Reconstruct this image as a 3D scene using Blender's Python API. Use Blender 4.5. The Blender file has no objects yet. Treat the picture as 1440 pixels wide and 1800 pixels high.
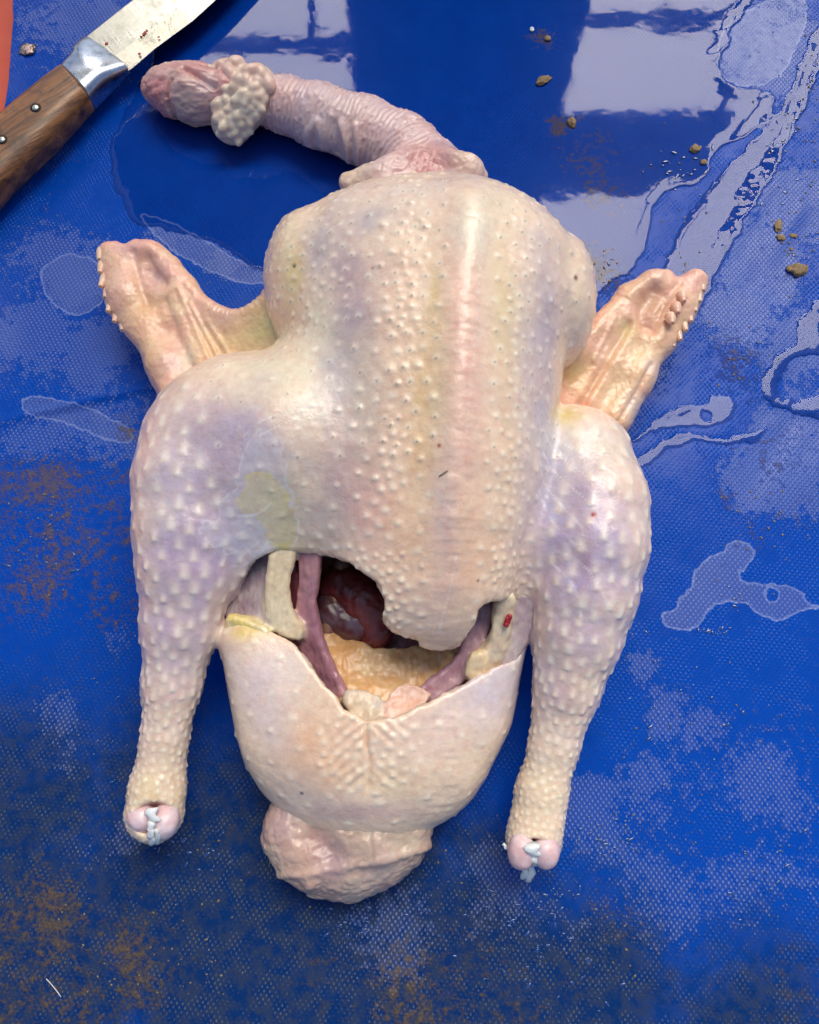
import bpy, bmesh, math, random
import numpy as np
from concurrent.futures import ThreadPoolExecutor
from mathutils import Vector, Matrix, kdtree, noise as mnoise

random.seed(7); RNG = np.random.default_rng(11)
R = math.radians
scene = bpy.context.scene
col = scene.collection

# ------------------------------------------------------------------ camera, sky, sun, exposure
H = 0.47; DEP = R(75); CY = -H / math.tan(DEP); FPX = 1443.0
cam_d = bpy.data.cameras.new('camera'); cam = bpy.data.objects.new('camera', cam_d); col.objects.link(cam)
cam.location = (0, CY, H); cam.rotation_euler = (math.pi / 2 - DEP, 0, 0)
cam_d.sensor_fit = 'HORIZONTAL'; cam_d.sensor_width = 36; cam_d.lens = 36 * FPX / 1440
cam_d.clip_start = 0.01; cam_d.clip_end = 200
scene.camera = cam

SUN_EL, SUN_AZ = R(52), R(12)            # azimuth measured from +Y towards +X
w = bpy.data.worlds.new('World'); scene.world = w; w.use_nodes = True
nt = w.node_tree; bg = nt.nodes['Background']
sky = nt.nodes.new('ShaderNodeTexSky'); sky.sky_type = 'NISHITA'; sky.sun_disc = False
sky.sun_elevation = SUN_EL; sky.sun_rotation = SUN_AZ
sky.air_density = 1.0; sky.dust_density = 2.0; sky.ozone_density = 0.6
nt.links.new(sky.outputs[0], bg.inputs[0]); bg.inputs[1].default_value = 0.052
sd = bpy.data.lights.new('sun', 'SUN'); so = bpy.data.objects.new('sun', sd); col.objects.link(so)
sd.energy = 1.5; sd.angle = R(46); sd.color = (1.0, 0.94, 0.81)
sdir = Vector((math.sin(SUN_AZ) * math.cos(SUN_EL), math.cos(SUN_AZ) * math.cos(SUN_EL), math.sin(SUN_EL)))
so.rotation_euler = sdir.to_track_quat('Z', 'Y').to_euler(); so.location = sdir * 3
vs = scene.view_settings
vs.view_transform = 'Standard'; vs.look = 'None'; vs.gamma = 1; vs.use_curve_mapping = False
vs.exposure = 1.55

# ------------------------------------------------------------------ helpers
CAM = np.array([0, CY, H])
FW = np.array([0, math.cos(DEP), -math.sin(DEP)]); UP = np.array([0, math.sin(DEP), math.cos(DEP)]); RT = np.array([1.0, 0, 0])
def ray(px, py):
    return RT * ((px - 720) / FPX) + UP * ((900 - py) / FPX) + FW
def P(px, py, z=0.0):                       # the point at height z that the photograph shows at this place
    r = ray(px, py); t = (z - H) / r[2]
    return CAM + r * t
def M(pxlen, py, z=0.0):                    # a photographed length in metres
    return pxlen * ((z - H) / ray(720, py)[2]) / FPX
def A(*v): return np.array(v, float)

def _hash(ix, iy, iz, seed):
    n = (ix * 374761393 + iy * 668265263 + iz * 2147483647 + seed * 1274126177) & 0xFFFFFFFF
    n = ((n ^ (n >> 13)) * 1274126177) & 0xFFFFFFFF
    n = n ^ (n >> 16)
    return (n & 0xFFFF) / 32767.5 - 1.0
def vnoise(p, scale, seed=0, octaves=1):
    out = 0; amp = 1.0; tot = 0
    for o in range(octaves):
        q = p * (scale * 2 ** o) + 17.3 * (o + 1)
        i = np.floor(q).astype(np.int64); f = q - i; f = f * f * (3 - 2 * f)
        r = 0
        for dx in (0, 1):
            for dy in (0, 1):
                for dz in (0, 1):
                    wgt = (f[:, 0] if dx else 1 - f[:, 0]) * (f[:, 1] if dy else 1 - f[:, 1]) * (f[:, 2] if dz else 1 - f[:, 2])
                    r = r + wgt * _hash(i[:, 0] + dx, i[:, 1] + dy, i[:, 2] + dz, seed + o)
        out = out + r * amp; tot += amp; amp *= .5
    return out / tot
def sstep(a, b, x):
    t = np.clip((x - a) / (b - a), 0, 1); return t * t * (3 - 2 * t)

# --- signed distance shapes
def ell(p, c, r, rot=None):
    q = p - c
    if rot is not None: q = q @ rot
    k0 = np.linalg.norm(q / r, axis=1); k1 = np.linalg.norm(q / (np.array(r) ** 2), axis=1)
    return k0 * (k0 - 1) / np.maximum(k1, 1e-9)
def cone(p, a, b, ra, rb):
    ab = b - a; t = np.clip(((p - a) @ ab) / (ab @ ab), 0, 1)
    return np.linalg.norm(p - a - t[:, None] * ab, axis=1) - (ra + (rb - ra) * t)
def smin(a, b, k):
    h = np.maximum(k - np.abs(a - b), 0) / k
    return np.minimum(a, b) - h * h * k * .25
def smax(a, b, k): return -smin(-a, -b, k)
def chain(p, pts, rs, k=.008):
    d = None
    for i in range(len(pts) - 1):
        e = cone(p, pts[i], pts[i + 1], rs[i], rs[i + 1])
        d = e if d is None else smin(d, e, k)
    return d
def poly2(q, poly):                         # signed distance to a polygon in a plane, negative inside
    n = len(poly); d = np.full(len(q), 1e9); s = np.ones(len(q))
    for i in range(n):
        a = poly[i]; b = poly[i - 1]; e = b - a; wv = q - a
        t = np.clip((wv @ e) / max(e @ e, 1e-12), 0, 1)
        d = np.minimum(d, ((wv - t[:, None] * e) ** 2).sum(1))
        c1 = q[:, 1] >= a[1]; c2 = q[:, 1] < b[1]; c3 = e[0] * wv[:, 1] > e[1] * wv[:, 0]
        flip = (c1 & c2 & c3) | (~c1 & ~c2 & ~c3)
        s[flip] *= -1
    return s * np.sqrt(d)
class Poly:                                 # a polygon's distance, looked up from a fine table
    def __init__(s, poly, pad=.025, h=.0008):
        s.lo = poly.min(0) - pad; s.h = h; n = np.ceil((poly.max(0) + pad - s.lo) / h).astype(int) + 1; s.n = n; s.pad = pad
        g = np.stack(np.meshgrid(np.arange(n[0]), np.arange(n[1]), indexing='ij'), -1).reshape(-1, 2) * h + s.lo
        s.T = poly2(g, poly).reshape(n)
    def __call__(s, q):
        u = (q - s.lo) / s.h; o = np.sqrt((np.maximum(np.maximum(-u, u - (s.n - 1)), 0) ** 2).sum(1)) * s.h
        u = np.clip(u, 0, s.n - 1.001); i = u.astype(int); f = u - i; a, b = i[:, 0], i[:, 1]; x, y = f[:, 0], f[:, 1]
        T = s.T
        return (T[a, b] * (1 - x) + T[a + 1, b] * x) * (1 - y) + (T[a, b + 1] * (1 - x) + T[a + 1, b + 1] * x) * y + o
def smooth_poly(pts, n=3):
    pts = [np.array(p, float) for p in pts]
    for _ in range(n):
        o = []
        for i in range(len(pts)):
            a, b = pts[i], pts[(i + 1) % len(pts)]
            o += [a * .75 + b * .25, a * .25 + b * .75]
        pts = o
    return np.array(pts)
def spline(pts, n=8):
    pts = [np.array(p, float) for p in pts]; q = [pts[0]] + pts + [pts[-1]]; out = []
    for i in range(1, len(q) - 2):
        for k in range(n):
            t = k / n
            out.append(.5 * (2 * q[i] + (q[i + 1] - q[i - 1]) * t + (2 * q[i - 1] - 5 * q[i] + 4 * q[i + 1] - q[i + 2]) * t * t + (3 * q[i] - q[i - 1] - 3 * q[i + 1] + q[i + 2]) * t ** 3))
    out.append(pts[-1]); return np.array(out)

def par(fn):                                # evaluate a field on many points in several threads
    def g(p):
        if len(p) < 40000: return fn(p)
        ch = np.array_split(p, max(4, len(p) // 120000))
        with ThreadPoolExecutor(4) as ex: return np.concatenate(list(ex.map(fn, ch)))
    return g
def culled(fn, p, lo, hi, mar=.03):         # skip points far from a shape's box
    db = np.sqrt((np.maximum(np.maximum(lo - p, p - hi), 0) ** 2).sum(1)); m = db < mar
    if m.all(): return fn(p)
    db = db + .004
    if m.any(): db[m] = fn(p[m])
    return db
def box_of(pts, rs, pad=.004):
    pts = np.array(pts); r = np.array(rs)[:, None]
    return (pts - r).min(0) - pad, (pts + r).max(0) + pad
def surface_net(fn, lo, hi, h, coarse=4):
    fn = par(fn)
    lo = np.array(lo, float); hi = np.array(hi, float)
    n = np.ceil((hi - lo) / (h * coarse)).astype(int) + 1
    cg = np.stack(np.meshgrid(*[np.arange(k) for k in n], indexing='ij'), -1).reshape(-1, 3)
    cd = fn(lo + cg * (h * coarse)).reshape(n)
    band = h * coarse * 1.9
    act = np.abs(cd) < band
    N = (n - 1) * coarse + 1
    V = np.repeat(np.repeat(np.repeat(cd, coarse, 0), coarse, 1), coarse, 2)[:N[0], :N[1], :N[2]].astype(np.float32)
    am = np.zeros(n, bool)
    for dx in (0, 1):
        for dy in (0, 1):
            for dz in (0, 1):
                am[dx:, dy:, dz:] |= act[:n[0] - dx, :n[1] - dy, :n[2] - dz]
                am[:n[0] - dx, :n[1] - dy, :n[2] - dz] |= act[dx:, dy:, dz:]
    fm = np.repeat(np.repeat(np.repeat(am, coarse, 0), coarse, 1), coarse, 2)[:N[0], :N[1], :N[2]]
    idx = np.argwhere(fm)
    for s in range(0, len(idx), 1500000):
        c = idx[s:s + 1500000]
        V[c[:, 0], c[:, 1], c[:, 2]] = fn(lo + c * h)
    ins = V < 0
    cc = [ins[dx:N[0] - 1 + dx, dy:N[1] - 1 + dy, dz:N[2] - 1 + dz] for dx in (0, 1) for dy in (0, 1) for dz in (0, 1)]
    allin = cc[0].copy(); anyin = cc[0].copy()
    for c in cc[1:]: allin &= c; anyin |= c
    cells = np.argwhere(anyin & ~allin)
    cid = np.full(tuple(N - 1), -1, np.int32); cid[cells[:, 0], cells[:, 1], cells[:, 2]] = np.arange(len(cells))
    corners = np.array([(a, b, c) for a in (0, 1) for b in (0, 1) for c in (0, 1)])
    cv = np.stack([V[cells[:, 0] + a, cells[:, 1] + b, cells[:, 2] + c] for a, b, c in corners], 1)
    acc = np.zeros((len(cells), 3)); cnt = np.zeros(len(cells))
    for i in range(8):
        for j in range(i + 1, 8):
            if np.abs(corners[i] - corners[j]).sum() != 1: continue
            m = (cv[:, i] < 0) != (cv[:, j] < 0)
            t = cv[m, i] / (cv[m, i] - cv[m, j])
            acc[m] += corners[i] + t[:, None] * (corners[j] - corners[i]); cnt[m] += 1
    verts = lo + (cells + acc / cnt[:, None]) * h
    faces = []
    for ax in range(3):
        sl0 = [slice(None)] * 3; sl1 = [slice(None)] * 3
        sl0[ax] = slice(0, -1); sl1[ax] = slice(1, None)
        ch = ins[tuple(sl0)] != ins[tuple(sl1)]
        e = np.argwhere(ch); b, c = [a for a in range(3) if a != ax]
        e = e[(e[:, b] > 0) & (e[:, c] > 0) & (e[:, b] < N[b] - 1) & (e[:, c] < N[c] - 1)]
        q = []
        for db, dc in ((-1, -1), (0, -1), (0, 0), (-1, 0)):
            k = e.copy(); k[:, b] += db; k[:, c] += dc
            q.append(cid[k[:, 0], k[:, 1], k[:, 2]])
        q = np.stack(q, 1)
        fl = ins[e[:, 0], e[:, 1], e[:, 2]]
        if ax == 1: fl = ~fl
        q[~fl] = q[~fl][:, ::-1]
        faces.append(q)
    return verts, np.concatenate(faces)
def grad(fn, p, e=6e-4):
    fn = par(fn)
    d0 = fn(p); g = np.empty_like(p)
    for i in range(3):
        q = p.copy(); q[:, i] += e; g[:, i] = (fn(q) - d0) / e
    return d0, g
def snap(fn, v, it=1):
    for _ in range(it):
        d, g = grad(fn, v); l = np.maximum((g * g).sum(1), .2)
        st = np.clip(d / l, -.0015, .0015)
        v = v - st[:, None] * g
    return v
def vnormals(v, f):
    n = np.zeros_like(v)
    fn_ = np.cross(v[f[:, 2]] - v[f[:, 0]], v[f[:, 3]] - v[f[:, 1]])
    for k in range(4): np.add.at(n, f[:, k], fn_)
    return n / np.maximum(np.linalg.norm(n, axis=1), 1e-12)[:, None]
def trace(fn, px, py, tmax=.7):
    r = ray(px, py); r = r / np.linalg.norm(r); t = .25
    for _ in range(140):
        d = float(fn((CAM + r * t)[None])[0])
        if d < 2e-4: return CAM + r * t
        t += d * .6
        if t > tmax: break
    return P(px, py, .03)

# --- blender objects
def link(o, parent=None):
    col.objects.link(o)
    if parent is not None:
        o.parent = parent
        if parent.type == 'EMPTY' or True: o.matrix_parent_inverse = Matrix.Translation(parent.location).inverted() if parent.parent is None else Matrix.Identity(4)
    return o
def empty(name, loc, label, cat, group=None):
    o = bpy.data.objects.new(name, None); col.objects.link(o); o.location = loc; o.empty_display_size = .02
    tag(o, label, cat, group); return o
def tag(o, label, cat, group=None):
    o['label'] = label; o['category'] = cat
    if group: o['group'] = group
    return o
def np_mesh(name, v, f, mat, parent=None, attrs=None, smooth=True):
    me = bpy.data.meshes.new(name); v = np.asarray(v, np.float32); f = np.asarray(f, np.int32)
    k = f.shape[1]
    me.vertices.add(len(v)); me.vertices.foreach_set('co', v.ravel())
    me.loops.add(f.size); me.loops.foreach_set('vertex_index', f.ravel())
    me.polygons.add(len(f)); me.polygons.foreach_set('loop_start', np.arange(0, f.size, k, dtype=np.int32))
    me.polygons.foreach_set('loop_total', np.full(len(f), k, np.int32))
    me.polygons.foreach_set('use_smooth', np.full(len(f), smooth))
    me.update(calc_edges=True); me.validate()
    for an, av in (attrs or {}).items():
        av = np.asarray(av, np.float32)
        if av.ndim == 2:
            a = me.attributes.new(an, 'FLOAT_COLOR', 'POINT')
            a.data.foreach_set('color', np.concatenate([av, np.ones((len(av), 1), np.float32)], 1).ravel())
        else:
            a = me.attributes.new(an, 'FLOAT', 'POINT'); a.data.foreach_set('value', av.ravel())
    if mat: me.materials.append(mat)
    return link(bpy.data.objects.new(name, me), parent)
def bm_obj(name, bm, mat, parent=None, smooth=True):
    me = bpy.data.meshes.new(name); bm.normal_update(); bm.to_mesh(me); bm.free()
    for p in me.polygons: p.use_smooth = smooth
    me.materials.append(mat)
    return link(bpy.data.objects.new(name, me), parent)

# --- materials
class MT:
    def __init__(s, name):
        s.m = bpy.data.materials.new(name); s.m.use_nodes = True; s.t = s.m.node_tree
        s.b = s.t.nodes['Principled BSDF']; s.out = s.t.nodes['Material Output']
    def n(s, ty, **kw):
        nd = s.t.nodes.new('ShaderNode' + ty)
        for k, v in kw.items():
            if k.startswith('i_'):
                key = k[2:].replace('_', ' ')
                nd.inputs[int(key) if key.isdigit() else key].default_value = v
            else: setattr(nd, k, v)
        return nd
    def l(s, a, b):
        s.t.links.new(a, b)
    def val(s, x):
        return x
    def math(s, op, a, b=None, clamp=False):
        nd = s.n('Math', operation=op, use_clamp=clamp)
        for i, x in enumerate((a, b)):
            if x is None: continue
            if isinstance(x, (int, float)): nd.inputs[i].default_value = x
            else: s.l(x, nd.inputs[i])
        return nd.outputs[0]
    def mix(s, f, a, b, mode='MIX'):
        nd = s.n('Mix', data_type='RGBA', blend_type=mode)
        for sock, x in ((nd.inputs[0], f), (nd.inputs[6], a), (nd.inputs[7], b)):
            if isinstance(x, (int, float)): sock.default_value = x
            elif isinstance(x, tuple): sock.default_value = x if len(x) == 4 else (*x, 1)
            else: s.l(x, sock)
        return nd.outputs[2]
    def ramp(s, x, a, b, lo=0., hi=1.):
        nd = s.n('MapRange', interpolation_type='SMOOTHSTEP')
        s.l(x, nd.inputs[0]); nd.inputs[1].default_value = a; nd.inputs[2].default_value = b
        nd.inputs[3].default_value = lo; nd.inputs[4].default_value = hi
        return nd.outputs[0]
    def coord(s, which='Object', scale=None, rot=None):
        tc = s.n('TexCoord').outputs[which]
        if scale is None and rot is None: return tc
        mp = s.n('Mapping'); s.l(tc, mp.inputs[0])
        if scale: mp.inputs['Scale'].default_value = scale
        if rot: mp.inputs['Rotation'].default_value = rot
        return mp.outputs[0]
    def noise(s, scale, detail=4, rough=.55, vec=None, dist=0.):
        nd = s.n('TexNoise'); nd.inputs['Scale'].default_value = scale; nd.inputs['Detail'].default_value = detail
        nd.inputs['Roughness'].default_value = rough; nd.inputs['Distortion'].default_value = dist
        s.l(vec if vec is not None else s.coord(), nd.inputs['Vector']); return nd.outputs[0]
    def bump(s, h, strength, dist, nrm=None):
        nd = s.n('Bump'); nd.inputs['Strength'].default_value = strength; nd.inputs['Distance'].default_value = dist
        s.l(h, nd.inputs['Height'])
        if nrm is not None: s.l(nrm, nd.inputs['Normal'])
        return nd.outputs[0]
    def attr(s, name, out='Fac'):
        nd = s.n('Attribute'); nd.attribute_name = name; return nd.outputs[out]
    def set(s, **kw):
        for k, v in kw.items():
            sock = s.b.inputs[k.replace('_', ' ')]
            if isinstance(v, (int, float)): sock.default_value = v
            elif isinstance(v, tuple): sock.default_value = v if len(v) != 3 or sock.type == 'VECTOR' else (*v, 1)
            else: s.l(v, sock)
        return s

def flesh(name, mott=.12, rough=.34, coat=.55, sss=.34, bump=.4, scale=900, rad=(.0042, .0026, .0015)):
    m = MT(name); c = m.attr('Col', 'Color')
    n1 = m.noise(260, 5, .6); n2 = m.noise(70, 3)
    dark = m.mix(1.0, c, (.95, .88, .86), 'MULTIPLY'); lite = m.mix(.35, c, (.95, .88, .78))
    k = m.mix(m.ramp(n1, .3, .6), dark, c); k = m.mix(m.math('MULTIPLY', m.ramp(n2, .5, .8), mott * 2), k, lite)
    hs = m.n('HueSaturation'); hs.inputs['Saturation'].default_value = 1.08; m.l(k, hs.inputs['Color']); k = hs.outputs[0]
    h = m.noise(scale, 4, .6); h2 = m.noise(scale * .3, 3)
    nb = m.bump(m.math('ADD', h, m.math('MULTIPLY', h2, 2.)), bump, .0004)
    m.set(Base_Color=k, Roughness=m.ramp(n2, .3, .7, rough - .08, rough + .12), Normal=nb, Subsurface_Weight=sss, Subsurface_Radius=rad,
          Subsurface_Scale=1.0, Coat_Weight=coat, Coat_Roughness=.11, Specular_IOR_Level=.5)
    m.l(m.bump(m.math('ADD', m.noise(320, 5, .65), m.math('MULTIPLY', h2, .5)), .55, .0007), m.b.inputs['Coat Normal'])
    m.b.subsurface_method = 'RANDOM_WALK'
    return m.m
SKIN = flesh('chicken_skin')
MEAT = flesh('raw_meat', mott=.05, rough=.32, coat=.4, bump=.4, scale=500)
FAT = flesh('raw_fat', mott=.1, rough=.38, coat=.3, bump=.3, scale=350)

# ------------------------------------------------------------------ the tarp and what lies under it
def spaced(lo, hi, step, far, nfar=14):
    core = np.arange(lo, hi + step / 2, step)
    ex = np.cumsum(step * 1.6 ** np.arange(1, nfar)); ex = ex[ex < far]
    return core, ex
cx, ex = spaced(-.31, .33, .00125, 1.0, 30)
xs = np.concatenate([cx, cx[-1] + ex])       # the sheet ends on the left, runs on to the right
cy_, ey = spaced(-.29, .40, .00125, .9, 30)
ys = np.concatenate([(cy_[0] - ey)[::-1], cy_, cy_[-1] + ey])
GX, GY = np.meshgrid(xs, ys, indexing='ij')
gp = np.stack([GX.ravel(), GY.ravel(), np.zeros(GX.size)], 1)
def G(px, py): return P(px, py, 0.)[:2]
def gpoly(pts, n=3): return smooth_poly([G(*p) for p in pts], n)
PUD = [
 [(235,-60),(1360,-60),(1300,40),(1266,100),(1275,150),(1372,160),(1350,225),(1262,262),(1232,330),(1172,330),(1150,380),(1135,445),(1085,500),(1000,530),(600,520),(440,470),(395,430),(300,405),(235,395),(205,340),(190,250),(235,170),(275,90)],
 [(1440,30),(1402,110),(1370,200),(1300,270),(1232,345),(1190,400),(1165,480),(1142,560),(1150,600),(1185,590),(1250,530),(1270,470),(1330,350),(1378,270),(1430,160),(1470,60)],
 [(1100,775),(1150,740),(1190,715),(1240,715),(1262,690),(1295,690),(1302,730),(1240,762),(1180,745),(1130,775),(1100,800)],
 [(1108,820),(1160,770),(1230,758),(1262,775),(1320,755),(1360,745),(1340,775),(1262,790),(1210,775),(1150,800),(1120,830)],
 [(1395,560),(1425,530),(1470,520),(1470,640),(1420,620),(1380,650),(1360,700),(1410,710),(1470,690),(1470,740),(1380,730),(1330,690),(1350,630),(1400,600)],
]
FILM = [[(1282,949),(1311,951),(1333,978),(1301,1007),(1301,1023),(1346,1027),(1366,1025),(1415,1037),(1418,1060),(1450,1069),(1392,1079),(1372,1096),(1334,1082),(1300,1056),(1253,1062),(1225,1108),(1178,1111),(1155,1078),(1190,1067),(1184,1059),(1219,1030),(1217,1010),(1239,979),(1271,969)],
 [(30,690),(130,705),(200,735),(240,760),(230,790),(120,745),(40,730)],
 [(240,372),(290,385),(370,425),(440,470),(475,480),(475,500),(420,500),(330,460),(300,440),(255,395)],
 [(60,480),(110,440),(180,455),(190,520),(150,560),(90,540)],
 [(1262,60),(1300,20),(1400,-20),(1425,20),(1400,90),(1365,150),(1280,155),(1262,110)]]
holes = [((1240, 732), .0042)]
def puddle_d(p):
    q = p[:, :2]; d = np.full(len(q), 1.0)
    for pts in PUD:
        d = np.minimum(d, Poly(gpoly(pts, 2), .02, .002)(q))
    for (h, r) in holes: d = np.maximum(d, r - np.linalg.norm(q - G(*h), axis=1))
    n = vnoise(p, 90, 3, 4) * .006 + vnoise(p, 600, 9, 2) * .0005
    return -(d + n)
nearv = (GX.ravel() > -.33) & (GX.ravel() < .36) & (GY.ravel() < .45)
wet = np.full(GX.size, -1.0); wet[nearv] = par(puddle_d)(gp[nearv])
def streak(p, sc, seed, ang, stretch):
    c, s = math.cos(ang), math.sin(ang)
    q = np.stack([p[:, 0] * c + p[:, 1] * s, (-p[:, 0] * s + p[:, 1] * c) * stretch, p[:, 2]], 1)
    return vnoise(q, sc, seed, 3)
right = sstep(.08, .25, GX.ravel()) * sstep(-.05, .12, GY.ravel())
def tarp_height(p, w_, rt):
    z = vnoise(p, 9, 21, 2) * .0016 + streak(p, 22, 5, R(35), .35) * .0011
    z += rt * streak(p, 30, 8, R(-35), .3) * .0026
    z += sstep(-.24, -.30, p[:, 0]) * .006 * (1 + vnoise(p, 14, 2))
    z *= 1 - .93 * sstep(-.006, .014, w_)
    # a folded crease along the left and soft rolls
    c0 = G(90, 720); z += .0022 * np.exp(-((p[:, 1] - c0[1] - .25 * (p[:, 0] - c0[0])) / .003) ** 2) * sstep(.08, .0, np.abs(p[:, 0] - c0[0] - .02))
    return z
tz = tarp_height(gp, wet, right)
tz -= sstep(-.27, -.30, GY.ravel()) * 0
def blobs(p, items, seed, sc=28, amp=.6):
    out = np.zeros(len(p)); p = p + np.stack([vnoise(p, 26, seed + 90, 3), vnoise(p, 26, seed + 95, 3), p[:, 2] * 0], 1) * .016
    for (px, py, r, s) in items:
        c = G(px, py); rr = M(r, py)
        out = np.maximum(out, s * np.exp(-((p[:, 0] - c[0]) ** 2 + (p[:, 1] - c[1]) ** 2) / rr ** 2))
    return np.clip(out * (1 + amp * vnoise(p, sc, seed, 4)) , 0, 1)
dirt = blobs(gp, [(60,880,90,.8),(150,930,110,.75),(60,1010,110,.6),(190,830,60,.6),(200,1060,70,.5),(40,1640,130,.8),(240,1690,110,.62),(60,1760,140,.8),(1080,1640,60,.65),(1050,1600,45,.4),(1390,1740,90,.3),(720,1740,110,.7),(860,1780,140,.5),(1000,1730,70,.4),(620,1700,80,.4),(1310,640,60,.55),(1350,800,70,.5),(1270,770,50,.45),(1070,300,80,.75),(1040,460,70,.85),(1000,215,30,.9),(960,70,34,.7),(150,1590,60,.4),(235,740,40,.8),(420,1480,80,.3),(1290,880,30,.5),(1330,950,50,.3),(1400,900,60,.3)], 31, 45, 1.1)
grime_shade = blobs(gp, [(60,1420,230,.6),(250,1340,160,.55),(330,1560,260,.9),(60,1700,260,.9),(560,1640,230,.8),(700,1560,150,.65),(760,1760,260,.9),(1000,1790,260,.7),(430,1760,260,.95),(1300,1800,200,.6),(520,1450,120,.7),(840,1480,90,.5),(250,1500,150,.7)], 37, 18, .5)  # real grime, deepened with painted shade towards the near end
resid = blobs(gp, [(110,460,110,.8),(60,600,120,.7),(170,620,90,.8),(200,760,110,.8),(80,760,110,.7),(60,480,80,.6),(300,400,70,.7),(400,440,70,.7),(120,60,130,.7),(190,40,70,.8),(1340,1400,140,.6),(1180,1400,130,.7),(1390,1250,120,.4),(1060,1440,90,.9),(1330,1520,150,.6),(1130,1560,150,.6),(1050,1060,60,.0),(1170,1240,50,.9),(1230,1290,50,.8),(1130,1180,40,.8),(1400,620,110,.8),(1290,560,90,.9),(1340,470,110,.8),(1400,360,110,.9),(1400,820,130,.9),(1330,80,120,1.),(1310,180,60,1.),(1420,700,90,.6),(880,1560,120,.6),(690,1640,120,.55),(230,1130,60,.5),(100,1280,80,.6),(220,1450,60,.5),(1020,1640,110,.5),(640,1590,60,.5),(130,1500,90,.4),(60,960,120,.3),(1120,660,50,.8),(1120,600,50,.8)], 41, 30, .7)
fd = np.full(GX.size, 1.0)
for pts in FILM: fd[nearv] = np.minimum(fd[nearv], Poly(gpoly(pts, 1), .02, .002)(gp[nearv, :2]))
fd[nearv] = np.maximum(fd[nearv], .0036 - np.linalg.norm(gp[nearv, :2] - G(1357, 1045), axis=1)) + vnoise(gp[nearv], 260, 47, 3) * .0022
film = np.clip(-fd, -.01, .01)
nx, ny = len(xs), len(ys)
ii = np.arange(nx * ny).reshape(nx, ny)
tf = np.stack([ii[:-1, :-1], ii[1:, :-1], ii[1:, 1:], ii[:-1, 1:]], -1).reshape(-1, 4)
tv = gp.copy(); tv[:, 2] = tz
# left rim of the sheet: slanting, slightly curled
ledge = lambda y: np.interp(y, [-1, G(0, 330)[1], G(0, 215)[1], G(12, 110)[1], G(22, 0)[1], 1.2], [-.345, G(-4, 330)[0], G(6, 215)[0], G(20, 110)[0], G(30, 0)[0], G(30, 0)[0] - .01])
xe = ledge(tv[:, 1]) + .002 * vnoise(tv, 40, 4, 2)
keepc = tv[:, 0] >= xe - .0013
tv[:, 0] = np.maximum(tv[:, 0], xe)
fk = keepc[tf].any(1) ; tf = tf[fk]

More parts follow.
